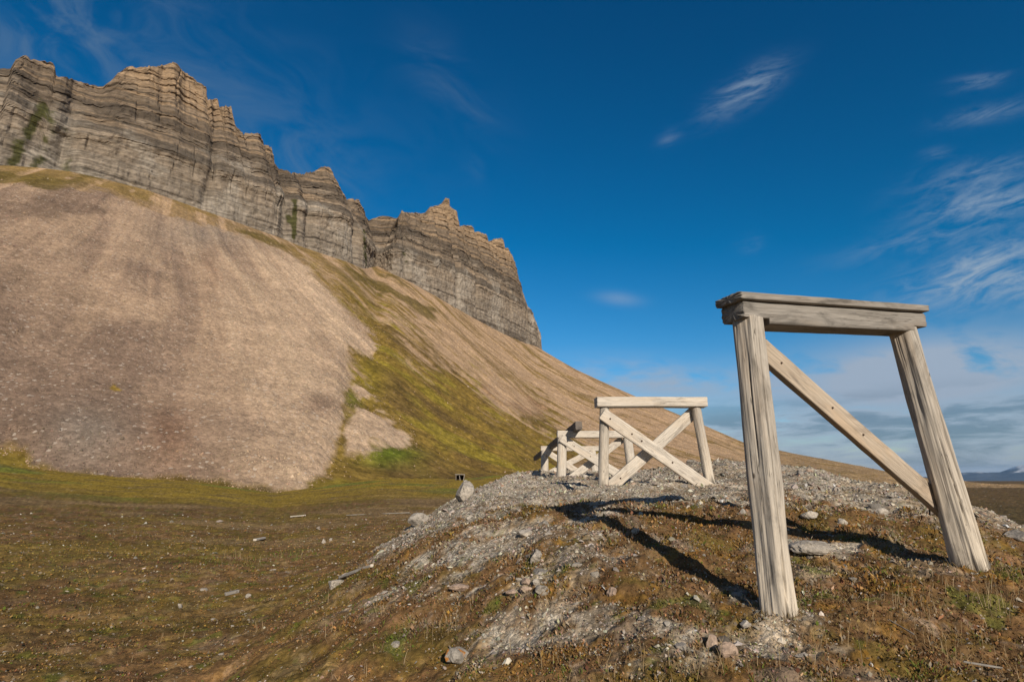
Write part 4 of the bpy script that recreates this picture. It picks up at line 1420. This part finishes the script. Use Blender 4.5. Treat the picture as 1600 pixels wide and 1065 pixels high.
# fresh green tufts
for px, py, m_, h_, sp in [(640, 1000, 90, .05, .10), (755, 1035, 60, .04, .06), (560, 950, 70, .05, .15), (870, 1050, 60, .04, .1), (975, 965, 30, .04, .05), (450, 868, 120, .12, .5), (350, 880, 100, .10, .6), (1180, 1050, 50, .05, .1), (1255, 930, 50, .04, .08), (1440, 1050, 60, .05, .1), (600, 985, 40, .05, .1), (1255, 945, 40, .04, .06)]:
    p = hit(px, min(py, 1062))
    a = gr_.normal(0, sp, (m_, 2))
    x, y = p.x + a[:, 0], p.y + a[:, 1]
    c_ = np.array((.10, .135, .025)) * gr_.uniform(.7, 1.4, (m_, 1))
    parts.append((at_ground(x, y), h_ * gr_.uniform(.5, 1.2, m_), np.full(m_, .004 + .0004 * p.y), gr_.uniform(.2, 1, m_), c_))
out = [blades(*p) for p in parts]
offs = np.cumsum([0] + [len(o[0]) for o in out])
grass = build('dry_grass', np.concatenate([o[0] for o in out]), np.concatenate([o[1] + k_ for o, k_ in zip(out, offs)]), np.concatenate([o[2] + k_ for o, k_ in zip(out, offs)]), m_leaf, col=np.concatenate([o[3] for o in out]), smooth=False)
tag(grass, 'straw coloured grass stems standing in the heath', 'grass', kind='stuff')

# stones of the scree
nS = 260000
ii = gr_.integers(0, 425, nS)
jj = gr_.integers(60, len(haz) - 2, nS)
fu, fv = gr_.uniform(0, 1, nS)[:, None], gr_.uniform(0, 1, nS)[:, None]
HG = np.stack([HX, HY, HZd], -1)
Pn = (HG[ii, jj] * (1 - fu) + HG[ii, jj + 1] * fu) * (1 - fv) + (HG[ii + 1, jj] * (1 - fu) + HG[ii + 1, jj + 1] * fu) * fv
kp = (gr_.uniform(0, 1, nS) < .035 + .965 * ss((sdf + lob)[ii, jj], -18, 5)) & (gr_.uniform(0, 1, nS) > .85 * ub[ii, jj]) & (gr_.uniform(0, 1, nS) < (1.05 - vv[ii, jj]) ** 1.3)
Pn, Cn = Pn[kp], lerp(np.broadcast_to(TAN, (nS, 3)), hc[ii, jj], scree[ii, jj])[kp]
n = len(Pn)
sz = (.00075 * np.linalg.norm(Pn, axis=1) * gr_.lognormal(0, .38, n)) * (1 + .9 * (vv[ii, jj][kp] < .05) * gr_.uniform(0, 1, n))
tet = np.array([[1, 0, -.3], [0, 1, -.3], [-1, 0, -.3], [0, -1, -.3], [.15, .1, .8]])
tf = np.array([[0, 1, 4], [1, 2, 4], [2, 3, 4], [3, 0, 4]])
rot = gr_.uniform(0, 6.28, n)
sh = tet[None] * gr_.uniform(.6, 1.3, (n, 5, 3)) * sz[:, None, None]
V = np.stack([sh[..., 0] * np.cos(rot)[:, None] - sh[..., 1] * np.sin(rot)[:, None], sh[..., 0] * np.sin(rot)[:, None] + sh[..., 1] * np.cos(rot)[:, None], sh[..., 2]], -1) + Pn[:, None]
tn = np.clip(Cn * gr_.lognormal(.02, .18, n)[:, None] * gr_.uniform(.93, 1.07, (n, 3)), .03, .6)
pk_ = gr_.uniform(0, 1, n)
tn[pk_ > .995] = np.array((.44, .37, .30))
scr = build('scree_stones', V.reshape(-1, 3), None, (tf[None] + 5 * np.arange(n)[:, None, None]).reshape(-1, 3), m_grit, col=np.repeat(tn, 5, 0), smooth=False)
tag(scr, 'tan scree stones covering the fan below the cliff', 'scree', kind='stuff')

# growth and stones round the feet of the near posts
foot = []
for q in (pl_bot, pr_bot):
    m_ = 150
    a = gr_.uniform(0, 6.28, m_)
    d_ = .115 + np.abs(gr_.normal(0, .05, m_))
    x, y = q.x + np.cos(a) * d_, q.y + np.sin(a) * d_
    c_ = lerp(np.broadcast_to(np.array((.13, .10, .03)), (m_, 3)), np.array((.26, .18, .09)), gr_.uniform(0, 1, m_))
    foot.append(blades(at_ground(x, y), gr_.uniform(.02, .075, m_), np.full(m_, .0045), gr_.uniform(.1, .8, m_), c_))
offs = np.cumsum([0] + [len(o[0]) for o in foot])
fg = build('foot_grass', np.concatenate([o[0] for o in foot]), np.concatenate([o[1] + k_ for o, k_ in zip(foot, offs)]), np.concatenate([o[2] + k_ for o, k_ in zip(foot, offs)]), m_leaf, col=np.concatenate([o[3] for o in foot]), smooth=False)
tag(fg, 'short grass crowding the feet of the two tall posts', 'grass', kind='stuff')

# ------------------------------------------------------------------ air
hm = bpy.data.materials.new('haze')
hm.use_nodes = True
hm.node_tree.nodes.clear()
kh = NT(hm.node_tree)
ho_ = kh.n('OutputMaterial')
pv = kh.n('VolumePrincipled')
pv.inputs['Color'].default_value = (.34, .60, .98, 1)
pv.inputs['Density'].default_value = 2.4e-5
hm.node_tree.links.new(pv.outputs[0], ho_.inputs['Volume'])
bx = np.array([(x, y, z) for x in (-24500, 24500) for y in (-24500, 24500) for z in (-6, 480)], float)
hz_ = build('haze', bx, [(0, 1, 3, 2), (4, 6, 7, 5), (0, 4, 5, 1), (2, 3, 7, 6), (0, 2, 6, 4), (1, 5, 7, 3)], None, hm, smooth=False)
tag(hz_, 'thin blue air over the whole landscape', 'haze', kind='stuff')
